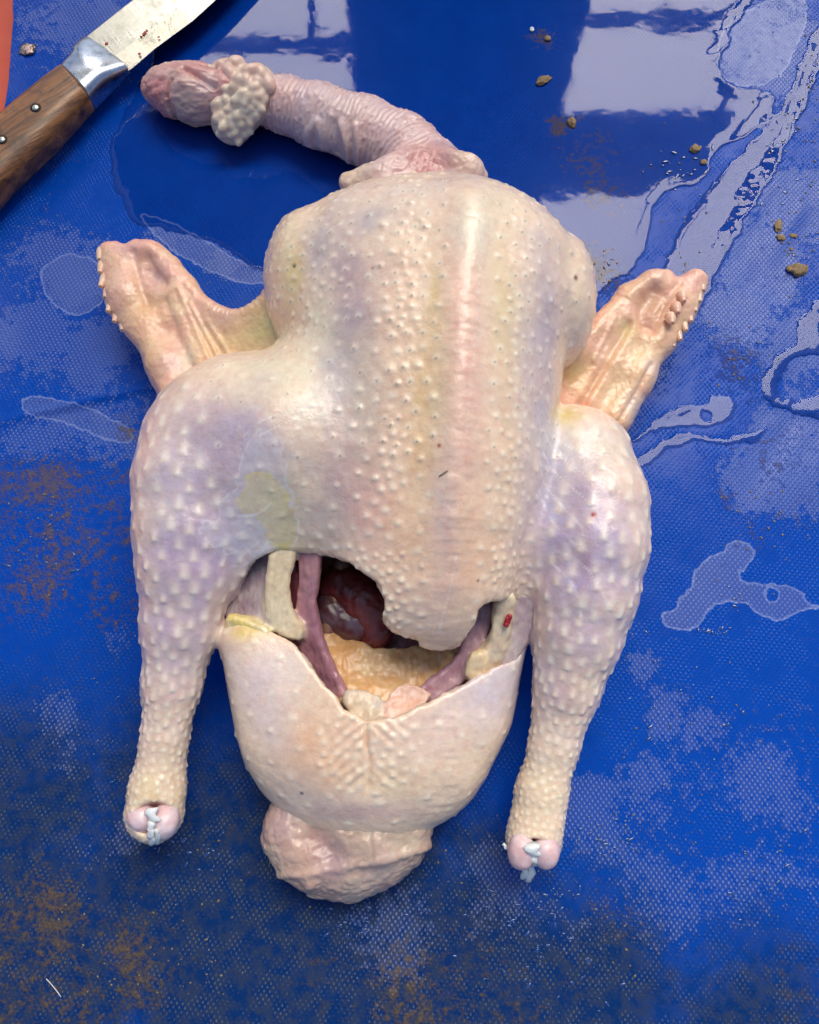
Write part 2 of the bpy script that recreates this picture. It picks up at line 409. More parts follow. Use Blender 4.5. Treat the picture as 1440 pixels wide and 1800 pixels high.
def tarp_mat():
    m = MT('blue_tarp'); v = m.coord('Object', rot=(0, 0, R(7)))
    wn = m.n('TexNoise'); wn.inputs['Scale'].default_value = 60; m.l(v, wn.inputs[0])
    wv = m.n('VectorMath', operation='MULTIPLY_ADD'); m.l(wn.outputs[1], wv.inputs[0]); wv.inputs[1].default_value = (.0016,) * 3; m.l(v, wv.inputs[2])
    sep = m.n('SeparateXYZ'); m.l(wv.outputs[0], sep.inputs[0])
    cxx = m.math('COSINE', m.math('MULTIPLY', sep.outputs[0], 2 * math.pi / .0029)); cyy = m.math('COSINE', m.math('MULTIPLY', sep.outputs[1], 2 * math.pi / .0038))
    wv_ = m.ramp(m.math('MULTIPLY', cxx, cyy), -.15, 1.0)
    wet_ = m.attr('wet'); dirt_ = m.attr('dirt'); grime_shade_ = m.attr('grime_shade'); res_ = m.attr('resid')
    fine = m.noise(900, 4, .65); mid = m.noise(190, 5, .62); big = m.noise(45, 4, .6)
    dry = m.math('SUBTRACT', 1.0, m.ramp(wet_, -.0012, .0008))
    # residue: ragged milky film left by drying water
    rm = m.ramp(m.math('ADD', m.math('MULTIPLY', wv_, .07), m.math('ADD', m.math('MULTIPLY', res_, .62), m.math('MULTIPLY', mid, .75))), .66, .76)
    fl_ = m.attr('film'); fin = m.ramp(fl_, -.0002, .0005); frim = m.math('MULTIPLY', fin, m.ramp(fl_, .0018, .0006))
    rm = m.math('MAXIMUM', rm, m.math('MULTIPLY', fin, .8)); rm = m.math('MULTIPLY', rm, dry)
    rim_in = m.ramp(m.math('ADD', m.math('MULTIPLY', wv_, .07), m.math('ADD', m.math('MULTIPLY', res_, .62), m.math('MULTIPLY', mid, .75))), .64, .70)
    gr_ = m.noise(420, 7, .72)
    dn_ = m.math('ADD', m.math('MULTIPLY', m.math('SUBTRACT', gr_, .5), 1.5), m.math('MULTIPLY', m.math('SUBTRACT', mid, .5), 1.3))
    dm = m.ramp(m.math('ADD', m.math('MULTIPLY', dirt_, .55), dn_), .22, .62)
    gm = m.ramp(m.math('ADD', m.math('MULTIPLY', grime_shade_, .9), m.math('MULTIPLY', m.math('ADD', big, mid), .3)), .30, .92)
    blue = m.mix(big, (.0008, .044, .32), (.0016, .070, .43))
    c = m.mix(m.math('MULTIPLY', gm, .88), blue, m.mix(m.ramp(m.noise(120, 6, .7), .40, .60), (.003, .022, .088), (.024, .036, .060)))
    c = m.mix(m.math('MULTIPLY', m.math('MULTIPLY', gm, m.ramp(wv_, .3, .9)), m.ramp(m.noise(75, 4, .6), .45, .62, 0, .55)), c, (.13, .135, .125))  # pale glints on the weave dots, painted into the colour
    lil = m.mix(wv_, (.05, .085, .28), (.15, .20, .46))
    c = m.mix(m.math('MULTIPLY', rm, m.math('ADD', m.math('ADD', .10, m.math('MULTIPLY', fin, .38)), m.math('MULTIPLY', wv_, m.math('SUBTRACT', .55, m.math('MULTIPLY', fin, .42))))), c, lil); c = m.mix(m.math('MULTIPLY', frim, .5), c, (.22, .28, .55))  # lilac of the film patches includes painted sky reflection, paler at the rim
    dc = m.mix(fine, (.035, .024, .014), (.24, .15, .05))
    c = m.mix(m.math('MULTIPLY', dm, m.ramp(dirt_, .05, .45, .0, .72)), c, dc)
    sp = m.ramp(m.noise(520, 2, .5), .70, .76)
    c = m.mix(m.math('MULTIPLY', m.math('MULTIPLY', sp, dry), .5), c, (.10, .08, .05))
    weave = m.math('MULTIPLY', wv_, m.math('ADD', .12, m.math('MULTIPLY', m.math('MULTIPLY', dry, m.ramp(m.math('ADD', big, m.math('MULTIPLY', rm, .25)), .44, .66)), m.math('SUBTRACT', .9, m.math('MULTIPLY', fin, .85)))))
    h = m.math('ADD', weave, m.math('MULTIPLY', m.math('MULTIPLY', dm, dry), m.math('MULTIPLY', fine, 1.6)))
    h = m.math('ADD', h, m.math('MULTIPLY', rim_in, .35))
    nb = m.bump(h, .85, .00042)
    rough = m.math('ADD', m.math('ADD', .16, m.math('MULTIPLY', rm, .14)), m.math('MULTIPLY', dm, .35))
    rough = m.math('ADD', rough, m.math('MULTIPLY', m.ramp(mid, .35, .7), .10))
    m.set(Base_Color=c, Roughness=rough, Normal=nb, Specular_IOR_Level=m.math('ADD', .04, m.math('MULTIPLY', dry, m.math('ADD', .07, m.math('MULTIPLY', rm, .30)))))
    return m.m
tarp = np_mesh('tarp', tv, tf, tarp_mat(), None, dict(wet=wet, dirt=dirt, grime_shade=grime_shade, resid=resid, film=film))
tarp['kind'] = 'structure'; tarp['label'] = 'wet blue woven plastic tarp under the plucked chicken'

# water lying on the sheet
def water_mat():
    m = MT('water_film'); t = m.t
    tr = m.n('BsdfTransparent'); gl = m.n('BsdfGlossy'); gl.inputs['Roughness'].default_value = .04
    tr.inputs[0].default_value = (.96, .97, .985, 1)
    nb = m.bump(m.noise(26, 3, .5), .25, .0006); nb2 = m.bump(m.noise(90, 2, .5), .10, .00022, nb)
    fr = m.n('Fresnel'); fr.inputs[0].default_value = 1.37; m.l(nb2, fr.inputs[1]); m.l(nb2, gl.inputs['Normal'])
    mx = m.n('MixShader'); m.l(fr.outputs[0], mx.inputs[0]); m.l(tr.outputs[0], mx.inputs[1]); m.l(gl.outputs[0], mx.inputs[2])
    m.l(mx.outputs[0], m.out.inputs['Surface']); return m.m
WATER = water_mat()
wz = tz + np.where(wet > 0, .00045 * (1 - np.exp(-np.maximum(wet, 0) / .0008)), np.maximum(wet, -.003) * .45)
wmask = wet > -.0025
wf = tf[wmask[tf].all(1)]
wvv = tv.copy(); wvv[:, 2] = wz
use = np.unique(wf); rem = np.full(len(wvv), -1); rem[use] = np.arange(len(use))
puddle = np_mesh('puddle_water', wvv[use], rem[wf], WATER)
puddle['kind'] = 'structure'; puddle['label'] = 'clear puddle water lying on the blue tarp'

def red_mat():
    m = MT('red_cloth'); n = m.noise(60, 5); f = m.noise(1500, 2)
    m.set(Base_Color=m.mix(n, (.55, .05, .022), (.68, .10, .04)), Roughness=.6, Normal=m.bump(f, .3, .0004)); return m.m
bm = bmesh.new(); bmesh.ops.create_grid(bm, x_segments=60, y_segments=60, size=1.0)
for v in bm.verts:
    v.co.x += -.7; v.co.y += .25; v.co.z = -.012 + .002 * mnoise.noise(v.co * 9)
rc = bm_obj('table_cover', bm, red_mat()); rc['kind'] = 'structure'; rc['label'] = 'orange red cover showing beyond the tarp edge'

# ------------------------------------------------------------------ the plucked chicken
BIRD = empty('plucked_chicken', tuple(P(690, 1000, 0.)), 'plucked raw chicken lying breast up on the wet blue tarp with its cavity open', 'chicken')
def S(r, px, py, z): return M(r, py, z)
# breast and rib cage: cross sections down the length of the bird
STA = [  # py, left px, right px, height of the ridge, ridge px
 (300, 506, 965, .108, 822), (420, 484, 1002, .112, 828), (500, 476, 1032, .115, 832), (570, 488, 1026, .1155, 826), (640, 510, 992, .116, 820),
 (740, 535, 978, .113, 815), (850, 550, 968, .107, 806), (950, 560, 938, .099, 798), (1050, 590, 902, .088, 790), (1120, 640, 880, .077, 783), (1190, 690, 850, .066, 780)]
SY = np.array([P(720, s[0], .052)[1] for s in STA])[::-1]
SL = np.array([P(s[1], s[0], .052)[0] for s in STA])[::-1]
SR = np.array([P(s[2], s[0], .052)[0] for s in STA])[::-1]
SH = np.array([s[3] for s in STA])[::-1]
SK = np.array([P(s[4], s[0], s[3])[0] for s in STA])[::-1]
yfront = P(720, 318, .07)[1]; y0f = P(720, 462, .08)[1]
def breast(p):
    y = p[:, 1]; L = np.interp(y, SY, SL); Rr = np.interp(y, SY, SR); hh = np.interp(y, SY, SH); kx = np.interp(y, SY, SK)
    zc = .050
    c = (L + Rr) / 2; hw = (Rr - L) / 2
    # the ridge leans towards its own side: widths measured from the ridge above mid height
    up = np.clip((p[:, 2] - zc) / (hh - zc), 0, 1); cc = c + (kx - c) * up ** 1.5 * .75
    hx = np.where(p[:, 0] > cc, Rr - cc, cc - L)
    u = np.abs(p[:, 0] - cc) / np.maximum(hx, .005)
    vz = np.where(p[:, 2] > zc, (p[:, 2] - zc) / (hh - zc), (zc - p[:, 2]) / .052)
    e = 2.05
    q = (u ** e + np.abs(vz) ** e) ** (1 / e)
    d = (q - 1) * np.minimum(np.minimum(hx, hh - zc), .05) * .9
    vy = np.maximum(y - y0f, 0) / (yfront - y0f)
    qf = (q ** 2.5 + vy ** 2.5) ** (1 / 2.5)
    d = np.where(vy > 0, (qf - 1) * .05, d)
    # keel bone: a broad, rounded rib down the middle with a blunt front end
    kk = np.exp(-((p[:, 0] - kx + .001) / .0115) ** 2) * sstep(y0f + .045, y0f + .012, y) * sstep(-.085, .0, y)
    d = d - .0040 * kk * (p[:, 2] > .06)
    back = SY[0] + .012 - y
    d = smax(d, back * .8, .02)
    return d
# limbs
def limb2(pts): return limb([(a, b, c, r * (.97 if b < 1250 else .95)) for a, b, c, r in pts])
def limb(pts): return [P(a, b, c) for a, b, c, r in pts], [M(r, b, c) for a, b, c, r in pts]
LLEG = limb2([(356, 790, .054, 112), (345, 850, .055, 112), (338, 930, .054, 103), (331, 1000, .052, 90), (317, 1100, .047, 69), (303, 1200, .040, 52), (289, 1300, .034, 42), (277, 1385, .030, 49), (272, 1428, .029, 54)])
RLEG = limb2([(1030, 815, .050, 80), (1046, 880, .054, 94), (1040, 960, .055, 100), (1030, 1040, .052, 92), (1014, 1120, .048, 79), (996, 1210, .042, 60), (974, 1310, .036, 45), (953, 1390, .032, 46), (938, 1476, .030, 52)])
FOLL_L, FOLL_R = LLEG, RLEG
TH_L = ([P(500, 1000, .030), P(450, 880, .040), P(400, 790, .050)], [M(95, 1000, .03), M(115, 880, .04), M(110, 790, .05)])
TH_R = ([P(870, 1060, .030), P(930, 940, .040), P(1000, 840, .050)], [M(70, 1060, .03), M(85, 900, .04), M(80, 840, .05)])
WEB_L = ([P(425, 735, .050), P(520, 775, .055), P(600, 830, .055)], [M(112, 735, .05), M(135, 770, .055), M(120, 830, .055)])
WEB_R = ([P(1012, 800, .041), P(968, 815, .038), P(900, 880, .036)], [M(80, 790, .045), M(76, 800, .04), M(70, 860, .04)])
PC = A(P(658, 1180, .03)[0], P(658, 1180, .03)[1], .030)
def pelvis(p):
    d = ell(p, PC, A(.0700, .0680, .034))
    c2 = P(650, 1330, .026); d = smin(d, ell(p, A(c2[0], c2[1], .022), A(.057, .040, .026)), .03)
    # flanks that carry the rim of the opening up to the thighs
    d = smin(d, cone(p, P(432, 1128, .042), P(505, 1290, .030), M(44, 1140, .04), M(60, 1290, .03)), .02)
    d = smin(d, cone(p, P(890, 1110, .040), P(835, 1240, .028), M(38, 1140, .04), M(50, 1290, .03)), .02)
    return d
def legleft(p):
    return smin(smin(chain(p, *LLEG, k=.004), chain(p, *TH_L, k=.02), .010), chain(p, *WEB_L, k=.02), .022)
def legright(p):
    return smin(smin(chain(p, *RLEG, k=.004), chain(p, *TH_R, k=.02), .008), chain(p, *WEB_R, k=.02), .016)
BX_L = box_of(LLEG[0] + TH_L[0] + WEB_L[0], LLEG[1] + TH_L[1] + WEB_L[1]); BX_R = box_of(RLEG[0] + TH_R[0] + WEB_R[0], RLEG[1] + TH_R[1] + WEB_R[1])
BX_P = (PC - A(.088, .10, .045), PC + A(.088, .085, .05))
def bulk(p):
    d = breast(p)
    # right side: only a crease between breast and leg
    d = smin(d, ell(p, P(536, 497, .050), A(.0185, .036, .038)), .012); d = smin(d, ell(p, P(990, 535, .048), A(.0150, .034, .034)), .010)
    legl = culled(legleft, p, *BX_L); legr = culled(legright, p, *BX_R)
    d = smin(d, legl, .018); d = smin(d, legr, .0045)
    pl = culled(pelvis, p, *BX_P)
    d = smin(d, pl, .005)
    d = smax(d, .0035 - p[:, 2], .004)      # the back presses flat on the sheet
    return d
# opening behind the breast
OPEN = [(462,972),(505,968),(560,972),(612,985),(648,1008),(672,1040),(680,1062),(672,1085),(686,1108),(712,1122),(738,1121),(748,1138),(768,1146),(792,1145),(812,1132),(826,1112),(842,1085),(846,1066),(868,1054),(905,1052),(926,1062),(934,1100),(915,1160),(872,1176),(828,1196),(760,1230),(706,1259),(668,1268),(640,1266),(606,1252),(584,1218),(560,1190),(535,1155),(500,1122),(462,1108),(415,1090),(405,1078),(420,1030),(440,990)]
VW = -ray(650, 1110); VW /= np.linalg.norm(VW)
VX = A(1, 0, 0); VX = VX - VW * (VX @ VW); VX /= np.linalg.norm(VX); VY = np.cross(VW, VX)
open3 = [trace(bulk, *q) for q in OPEN]
OPOLY = smooth_poly([(q @ VX, q @ VY) for q in open3], 2)
OTAB = Poly(OPOLY); OC = np.mean(open3, axis=0)
def opening(p):
    q = np.stack([p @ VX, p @ VY], 1); d = np.full(len(p), .05)
    lo = OPOLY.min(0) - .02; hi = OPOLY.max(0) + .02
    m = (q > lo).all(1) & (q < hi).all(1)
    if m.any(): d[m] = OTAB(q[m])
    d = d + vnoise(p, 110, 51, 3) * .0018 + vnoise(p, 420, 52, 2) * .0005
    dep = (p - OC) @ VW
    return np.maximum(d, np.abs(dep - .01) - .052)
VC = P(655, 1060, .045); VC2 = A(VC[0], VC[1] + .01, .045)
SOCK = [(P(270, 1444, .043), A(M(37, 1440, .04), M(32, 1440, .04), .010)), (P(939, 1510, .041), A(M(37, 1500, .04), M(34, 1500, .04), .010))]
def skinfn(p):
    b = bulk(p)
    room = np.maximum(b + .0055, ell(p, VC2, A(.066, .115, .075)))
    near = (np.abs(p[:, 0] - OC[0]) < .11) & (np.abs(p[:, 1] - OC[1]) < .12)
    o = np.full(len(p), .05)
    if near.any(): o[near] = opening(p[near])
    cut = np.minimum(smax(o, -(p[:, 2] - .012), .001), smax(room, .012 - p[:, 2], .002))
    d = smax(b, -cut, .0022)
    for c, r in SOCK: d = smax(d, -culled(lambda q: ell(q, c, r), p, c - r, c + r, .01), .002)
    return d
lo = A(-.165, -.185, .0); hi = A(.165, .185, .124)
import time; T0 = time.time()
bv, bf = surface_net(skinfn, lo, hi, .0009, 5)
bv = snap(skinfn, bv, 1)
bn = vnormals(bv, bf)
print('body', len(bv), time.time() - T0)
body_pick = lambda px, py: trace(skinfn, px, py)

# follicles: a blue-noise scatter whose spacing follows the feather tracts
def scatter(v, n, spacing, nmin=-.35, ncand=150000, seed=3):
    rg = np.random.default_rng(seed)
    c = np.where(n[:, 2] > nmin)[0]; c = rg.permutation(c)[:ncand]
    sp = spacing(v[c]); ok = sp > 0; c = c[ok]; sp = sp[ok]; cs = sp.max(); grid = {}; out = []; rad = []
    pts = v[c].tolist()
    for i, p in enumerate(pts):
        k = (int(p[0] // cs), int(p[1] // cs), int(p[2] // cs)); s2 = sp[i] ** 2; bad = False
        for dx in (-1, 0, 1):
            for dy in (-1, 0, 1):
                for dz in (-1, 0, 1):
                    for q in grid.get((k[0] + dx, k[1] + dy, k[2] + dz), ()):
                        if (q[0] - p[0]) ** 2 + (q[1] - p[1]) ** 2 + (q[2] - p[2]) ** 2 < s2: bad = True; break
                    if bad: break
                if bad: break
            if bad: break
        if not bad:
            grid.setdefault(k, []).append(p); out.append(c[i]); rad.append(sp[i])
    return np.array(out), np.array(rad)
def axis_info(p, leg):
    pts, rs = leg; best = np.full(len(p), 1e9); tt = np.zeros(len(p)); ax = np.zeros_like(p)
    for i in range(len(pts) - 1):
        ab = pts[i + 1] - pts[i]; t = np.clip(((p - pts[i]) @ ab) / (ab @ ab), 0, 1)
        d = np.linalg.norm(p - pts[i] - t[:, None] * ab, axis=1) - (rs[i] + (rs[i + 1] - rs[i]) * t)
        m = d < best; best[m] = d[m]; tt[m] = (i + t[m]) / (len(pts) - 1); ax[m] = ab / np.linalg.norm(ab)
    return best, tt, ax
dL, tL, aL = axis_info(bv, LLEG); dR, tR, aR = axis_info(bv, RLEG)
keelx = np.interp(bv[:, 1], SY, SK)
def region(p):
    dl, tl, _ = axis_info(p, LLEG); dr, tr, _ = axis_info(p, RLEG)
    onleg = np.maximum(sstep(.010, .002, dl), sstep(.006, .001, dr))
    t = np.where(dl < dr, tl, tr)
    kx = p[:, 0] - np.interp(p[:, 1], SY, SK)
    br = sstep(-.012, -.004, breast(p) * -1 - 0) * (p[:, 1] > -.09)
    br = (breast(p) < .006) * (p[:, 2] > .04) * (1 - onleg)
    return onleg, t, kx, br
def spacing(p):
    ol, t, kx, br = region(p)
    leg = np.interp(t, [0, .15, .45, .7, 1.], [.0098, .0092, .0074, .0043, .0026])
    tract = np.exp(-((kx + .030 + .1 * np.clip(-.02 - p[:, 1], 0, 1)) / .013) ** 2) + np.exp(-((kx - .027) / .012) ** 2)
    b = .0092 - .0040 * np.clip(tract, 0, 1) + .0016 * vnoise(p, 40, 71, 2)
    b = np.where(np.abs(kx - .001) < .0125, -1, b)
    tip = (p[:, 1] < -.045); b = np.where(tip & (b > 0), .0058, b); b = np.where(tip & (np.abs(kx) > .02), .0040, b)
    sh = (kx < -.058) & (p[:, 1] > .07); b = np.where(sh, .0058, b)
    pel = .0125 + 0 * kx
    vn = P(650, 1315, .045); pel = np.where(((p[:, 0] - vn[0]) / .026) ** 2 + ((p[:, 1] - vn[1]) / .022) ** 2 < 1, .0048, pel)
    s = np.where(br > 0, b, pel)
    return np.where(ol > .5, leg, s)
fi, fs = scatter(bv, bn, spacing)
print('follicles', len(fi), time.time() - T0)
kd = kdtree.KDTree(len(bv))
for i, p in enumerate(bv.tolist()): kd.insert(p, i)
kd.balance()
print('kd', time.time() - T0)
disp = np.zeros(len(bv)); pim = np.zeros(len(bv)); pit = np.zeros(len(bv))
fp = bv[fi]; fol, ft, fkx, fbr = region(fp)
inside0 = np.maximum(opening(bv + bn * .001), -1)
roomd = np.maximum(bulk(bv) + .003, -1)
inner = sstep(.0018, .0030, -bulk(bv))        # deeper than the skin: the raw inner faces
for k in range(len(fi)):
    i = fi[k]; p = bv[i]; s = fs[k]
    if inner[i] > .3: continue
    leg = fol[k] > .5
    if leg:
        sig = s * np.interp(ft[k], [0, .6, 1], [.175, .215, .28]); amp = np.interp(ft[k], [0, .5, .8, 1], [.00055, .00075, .0007, .0005]) * random.uniform(.5, 1.25); ax = (aL if dL[i] < dR[i] else aR)[i]
    else:
        big_ = math.exp(-((fkx[k] + .030) / .014) ** 2); sig = min(.00125 + .0003 * big_, s * .27); amp = (.00062 + .00035 * big_) * random.uniform(.4, 1.4); ax = A(0, -1, 0)
        if not fbr[k]: amp *= .8
    amp *= random.uniform(.75, 1.2); sig *= random.uniform(.75, 1.25)
    hits = kd.find_range(p.tolist(), sig * (5.5 if leg else 3.4))
    id_ = np.array([h[1] for h in hits]); dv = bv[id_] - p
    al = dv @ ax; rr = np.sqrt(np.maximum((dv ** 2).sum(1) - al ** 2, 0))
    sa = np.where(al > 0, sig * .55, sig * (2.5 if leg and ft[k] < .75 else 1.2))
    g = np.exp(-.5 * ((al / sa) ** 2 + (rr / sig) ** 2) * 1.25)
    disp[id_] = np.maximum(disp[id_], amp * g); pim[id_] = np.maximum(pim[id_], g)
    if not leg and bv[i, 1] > .0 and random.random() < .55:
        dd = np.exp(-.5 * ((dv ** 2).sum(1)) / (.00042 ** 2)); disp[id_] -= .0005 * dd; pit[id_] = np.maximum(pit[id_], dd)
print('bumps', time.time() - T0)
# wrinkles and soft unevenness of the skin
up_ = sstep(-.2, .3, bn[:, 2])
disp += vnoise(bv, 90, 61, 2) * .0006 + vnoise(bv, 420, 62, 2) * .00016
q = bv * A(.25, 1, .25); disp += vnoise(q, 520, 63, 1) * .00022 * np.exp(-((bv[:, 0] - keelx) / .013) ** 2) * (bv[:, 1] < .09)
vent = P(650, 1320, .045); dvx = bv[:, 0] - vent[0]
vm = np.exp(-(dvx / .030) ** 2) * sstep(P(650, 1400, .03)[1], P(650, 1370, .04)[1], bv[:, 1]) * sstep(P(650, 1255, .05)[1] + .004, P(650, 1285, .05)[1], bv[:, 1]) * (1 - inner)
disp += vm * .00050 * np.sin((bv[:, 1] + np.abs(dvx) * .85) * 2 * math.pi / .0060 + vnoise(bv, 70, 64, 2) * 2.2) * sstep(.0, .004, np.abs(dvx)) * sstep(.026, .012, np.abs(dvx)) * (.5 + vnoise(bv, 90, 68))
disp -= vm * .0028 * np.exp(-((dvx - .0016 * vnoise(bv, 110, 65)) / .0009) ** 2)
bv2 = bv + bn * (disp * (1 - inner) + inner * (vnoise(bv, 160, 66, 3) * .0008))[:, None]

# colour of the skin, with shading painted in at the breast sides
def paint(v, base, items, pick):
    c = np.tile(np.array(base, float), (len(v), 1))
    wob = 1 + .8 * vnoise(v, 60, 81, 4); brk = 1 + .55 * vnoise(v * A(1, .55, 1), 210, 82, 4)
    for (px, py, rx, ry, colr, s) in items:
        o = pick(px, py); sc = M(1, py, o[2])
        d = ((v[:, 0] - o[0]) / (rx * sc)) ** 2 + ((v[:, 1] - o[1]) / (ry * sc)) ** 2 + ((v[:, 2] - o[2]) / (max(rx, ry) * sc * 1.3)) ** 2
        wgt = np.clip(s * 1.25 * np.exp(-d * np.maximum(wob, .2)) * brk, 0, .96)[:, None]
        c = c * (1 - wgt) + np.array(colr) * wgt
    return c
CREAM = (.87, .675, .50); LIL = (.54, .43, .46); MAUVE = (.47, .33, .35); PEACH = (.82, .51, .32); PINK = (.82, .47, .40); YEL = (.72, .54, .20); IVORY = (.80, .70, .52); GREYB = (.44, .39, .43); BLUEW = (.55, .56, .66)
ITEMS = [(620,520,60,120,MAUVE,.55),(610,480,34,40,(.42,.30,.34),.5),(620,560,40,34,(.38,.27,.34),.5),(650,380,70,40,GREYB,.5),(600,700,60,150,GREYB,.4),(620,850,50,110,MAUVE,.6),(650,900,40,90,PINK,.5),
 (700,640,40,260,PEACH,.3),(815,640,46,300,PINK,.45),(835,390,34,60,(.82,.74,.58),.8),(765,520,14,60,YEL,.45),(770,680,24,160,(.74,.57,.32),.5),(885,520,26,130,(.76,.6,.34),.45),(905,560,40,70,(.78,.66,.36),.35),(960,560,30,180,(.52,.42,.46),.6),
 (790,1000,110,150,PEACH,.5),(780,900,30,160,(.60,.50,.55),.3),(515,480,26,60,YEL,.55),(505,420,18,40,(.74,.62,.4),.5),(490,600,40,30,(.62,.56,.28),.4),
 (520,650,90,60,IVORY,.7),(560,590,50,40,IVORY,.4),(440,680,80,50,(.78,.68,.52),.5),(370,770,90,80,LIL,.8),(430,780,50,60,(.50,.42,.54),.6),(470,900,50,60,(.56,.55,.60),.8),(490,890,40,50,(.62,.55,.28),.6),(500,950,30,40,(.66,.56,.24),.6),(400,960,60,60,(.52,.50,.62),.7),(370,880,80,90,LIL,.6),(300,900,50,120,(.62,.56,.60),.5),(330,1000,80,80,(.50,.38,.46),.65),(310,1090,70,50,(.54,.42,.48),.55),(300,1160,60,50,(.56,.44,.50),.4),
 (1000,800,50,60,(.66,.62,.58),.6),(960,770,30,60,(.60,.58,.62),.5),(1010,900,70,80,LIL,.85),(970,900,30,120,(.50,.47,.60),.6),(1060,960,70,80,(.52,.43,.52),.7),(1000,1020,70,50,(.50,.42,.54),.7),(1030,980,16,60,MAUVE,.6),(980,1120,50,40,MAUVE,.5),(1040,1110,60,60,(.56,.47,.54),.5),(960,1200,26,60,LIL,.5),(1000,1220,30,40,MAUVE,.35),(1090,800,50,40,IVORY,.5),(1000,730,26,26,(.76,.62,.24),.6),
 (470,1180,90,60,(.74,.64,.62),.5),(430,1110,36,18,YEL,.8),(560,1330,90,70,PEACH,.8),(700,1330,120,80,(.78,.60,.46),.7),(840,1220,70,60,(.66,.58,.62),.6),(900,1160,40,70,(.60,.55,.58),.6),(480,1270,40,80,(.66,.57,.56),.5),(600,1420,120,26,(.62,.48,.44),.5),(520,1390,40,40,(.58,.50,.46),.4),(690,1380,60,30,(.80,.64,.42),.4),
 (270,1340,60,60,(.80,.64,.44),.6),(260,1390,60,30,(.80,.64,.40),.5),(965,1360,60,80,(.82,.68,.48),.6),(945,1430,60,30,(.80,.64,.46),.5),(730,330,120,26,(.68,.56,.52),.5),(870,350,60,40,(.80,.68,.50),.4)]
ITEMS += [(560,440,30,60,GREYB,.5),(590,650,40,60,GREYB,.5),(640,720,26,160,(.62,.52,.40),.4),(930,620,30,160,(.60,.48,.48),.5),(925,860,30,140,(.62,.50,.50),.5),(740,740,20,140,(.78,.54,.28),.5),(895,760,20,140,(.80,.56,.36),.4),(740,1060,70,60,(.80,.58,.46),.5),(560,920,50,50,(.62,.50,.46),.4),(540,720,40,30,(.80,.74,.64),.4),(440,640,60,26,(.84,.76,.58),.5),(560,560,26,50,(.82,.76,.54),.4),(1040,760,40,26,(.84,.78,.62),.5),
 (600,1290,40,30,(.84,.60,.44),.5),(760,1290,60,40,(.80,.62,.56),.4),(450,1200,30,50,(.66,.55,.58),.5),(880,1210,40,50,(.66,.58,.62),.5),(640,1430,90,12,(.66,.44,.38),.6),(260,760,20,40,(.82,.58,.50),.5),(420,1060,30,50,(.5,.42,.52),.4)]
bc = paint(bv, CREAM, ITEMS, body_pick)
mot = vnoise(bv, 130, 84, 4)
legm = np.maximum(sstep(.02, .0, dL), sstep(.014, .0, dR))
lw = (legm * sstep(.95, .70, np.where(dL < dR, tL, tR)) * .5)[:, None]
bc = bc * (1 - lw) + bc * A(.80, .77, .95) * lw
bc *= (1 + .07 * mot)[:, None]
bc += (np.stack([mot * -.02, mot * -.03, mot * .02], 1)) * legm[:, None]
vein = np.abs(vnoise(bv, 48, 85, 3)); bc += np.array([.05, .06, .06]) * (sstep(.035, .0, vein) * .5)[:, None]
tipc = np.array([.95, .86, .70]); wgt = (pim ** .8 * (.5 + .12 * legm))[:, None]
bc = bc * (1 - wgt) + tipc * wgt
bc = bc * (1 - pit[:, None] * .55)
y2 = P(650, 1100, .03)
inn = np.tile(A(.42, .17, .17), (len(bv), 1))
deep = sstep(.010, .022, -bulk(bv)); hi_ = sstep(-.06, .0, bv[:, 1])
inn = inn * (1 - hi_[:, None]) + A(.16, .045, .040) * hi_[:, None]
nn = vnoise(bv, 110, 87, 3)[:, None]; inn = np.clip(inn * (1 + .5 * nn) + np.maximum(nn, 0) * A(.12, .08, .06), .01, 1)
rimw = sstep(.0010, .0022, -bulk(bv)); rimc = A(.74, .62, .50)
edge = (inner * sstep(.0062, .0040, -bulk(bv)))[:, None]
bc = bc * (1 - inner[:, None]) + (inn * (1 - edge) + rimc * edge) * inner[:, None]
# thin stretched membranes, their pale edges and fibres
def polyxy(pts, z): return smooth_poly([P(a, b, z)[:2] for a, b in pts], 1)
def film_on(c, pts, z, colr, s, edge, zmin=.045):
    d = Poly(polyxy(pts, z), .02)(bv[:, :2]) + vnoise(bv, 200, 181, 4) * .0045; ok = (bv[:, 2] > zmin) & (bn[:, 2] > .05)
    g = (sstep(.0004, -.0008, d) * ok * s)[:, None]; e = (np.exp(-((d + .0004) / .0006) ** 2) * ok * .55)[:, None]
    c = c * (1 - g) + np.array(colr) * g; return c * (1 - e) + np.array(edge) * e
def stroke(c, pts, z, wd, colr, s):
    sp = spline(pts, 12); b = np.zeros(len(bv)); near = (bv[:, 2] > .03)
    q = np.array([P(a, y_, z)[:2] for a, y_ in sp]); d2 = np.full(len(bv), 1.); pts_ = bv[near, :2]; m_ = np.full(len(pts_), 1.)
    for k in q: m_ = np.minimum(m_, ((pts_ - k) ** 2).sum(1))
    b[near] = np.exp(-m_ / M(wd, pts[0][1], z) ** 2) * s * (.6 + .6 * vnoise(bv[near], 200, 183, 2)); b = np.clip(b, 0, 1)[:, None]
    return c * (1 - b) + np.array(colr) * b
PALE = (.90, .84, .80)
bc = film_on(bc, [(455,790),(500,782),(515,850),(522,900),(515,935),(470,962),(440,968),(400,966),(365,962),(356,928),(392,918),(385,880),(420,870),(440,830)], .075, (.62,.58,.62), .42, (.76,.71,.72))
bc = film_on(bc, [(418,905),(445,850),(470,845),(510,870),(520,910),(515,945),(480,965),(460,915)], .075, (.68,.56,.28), .5, (.76,.62,.24))
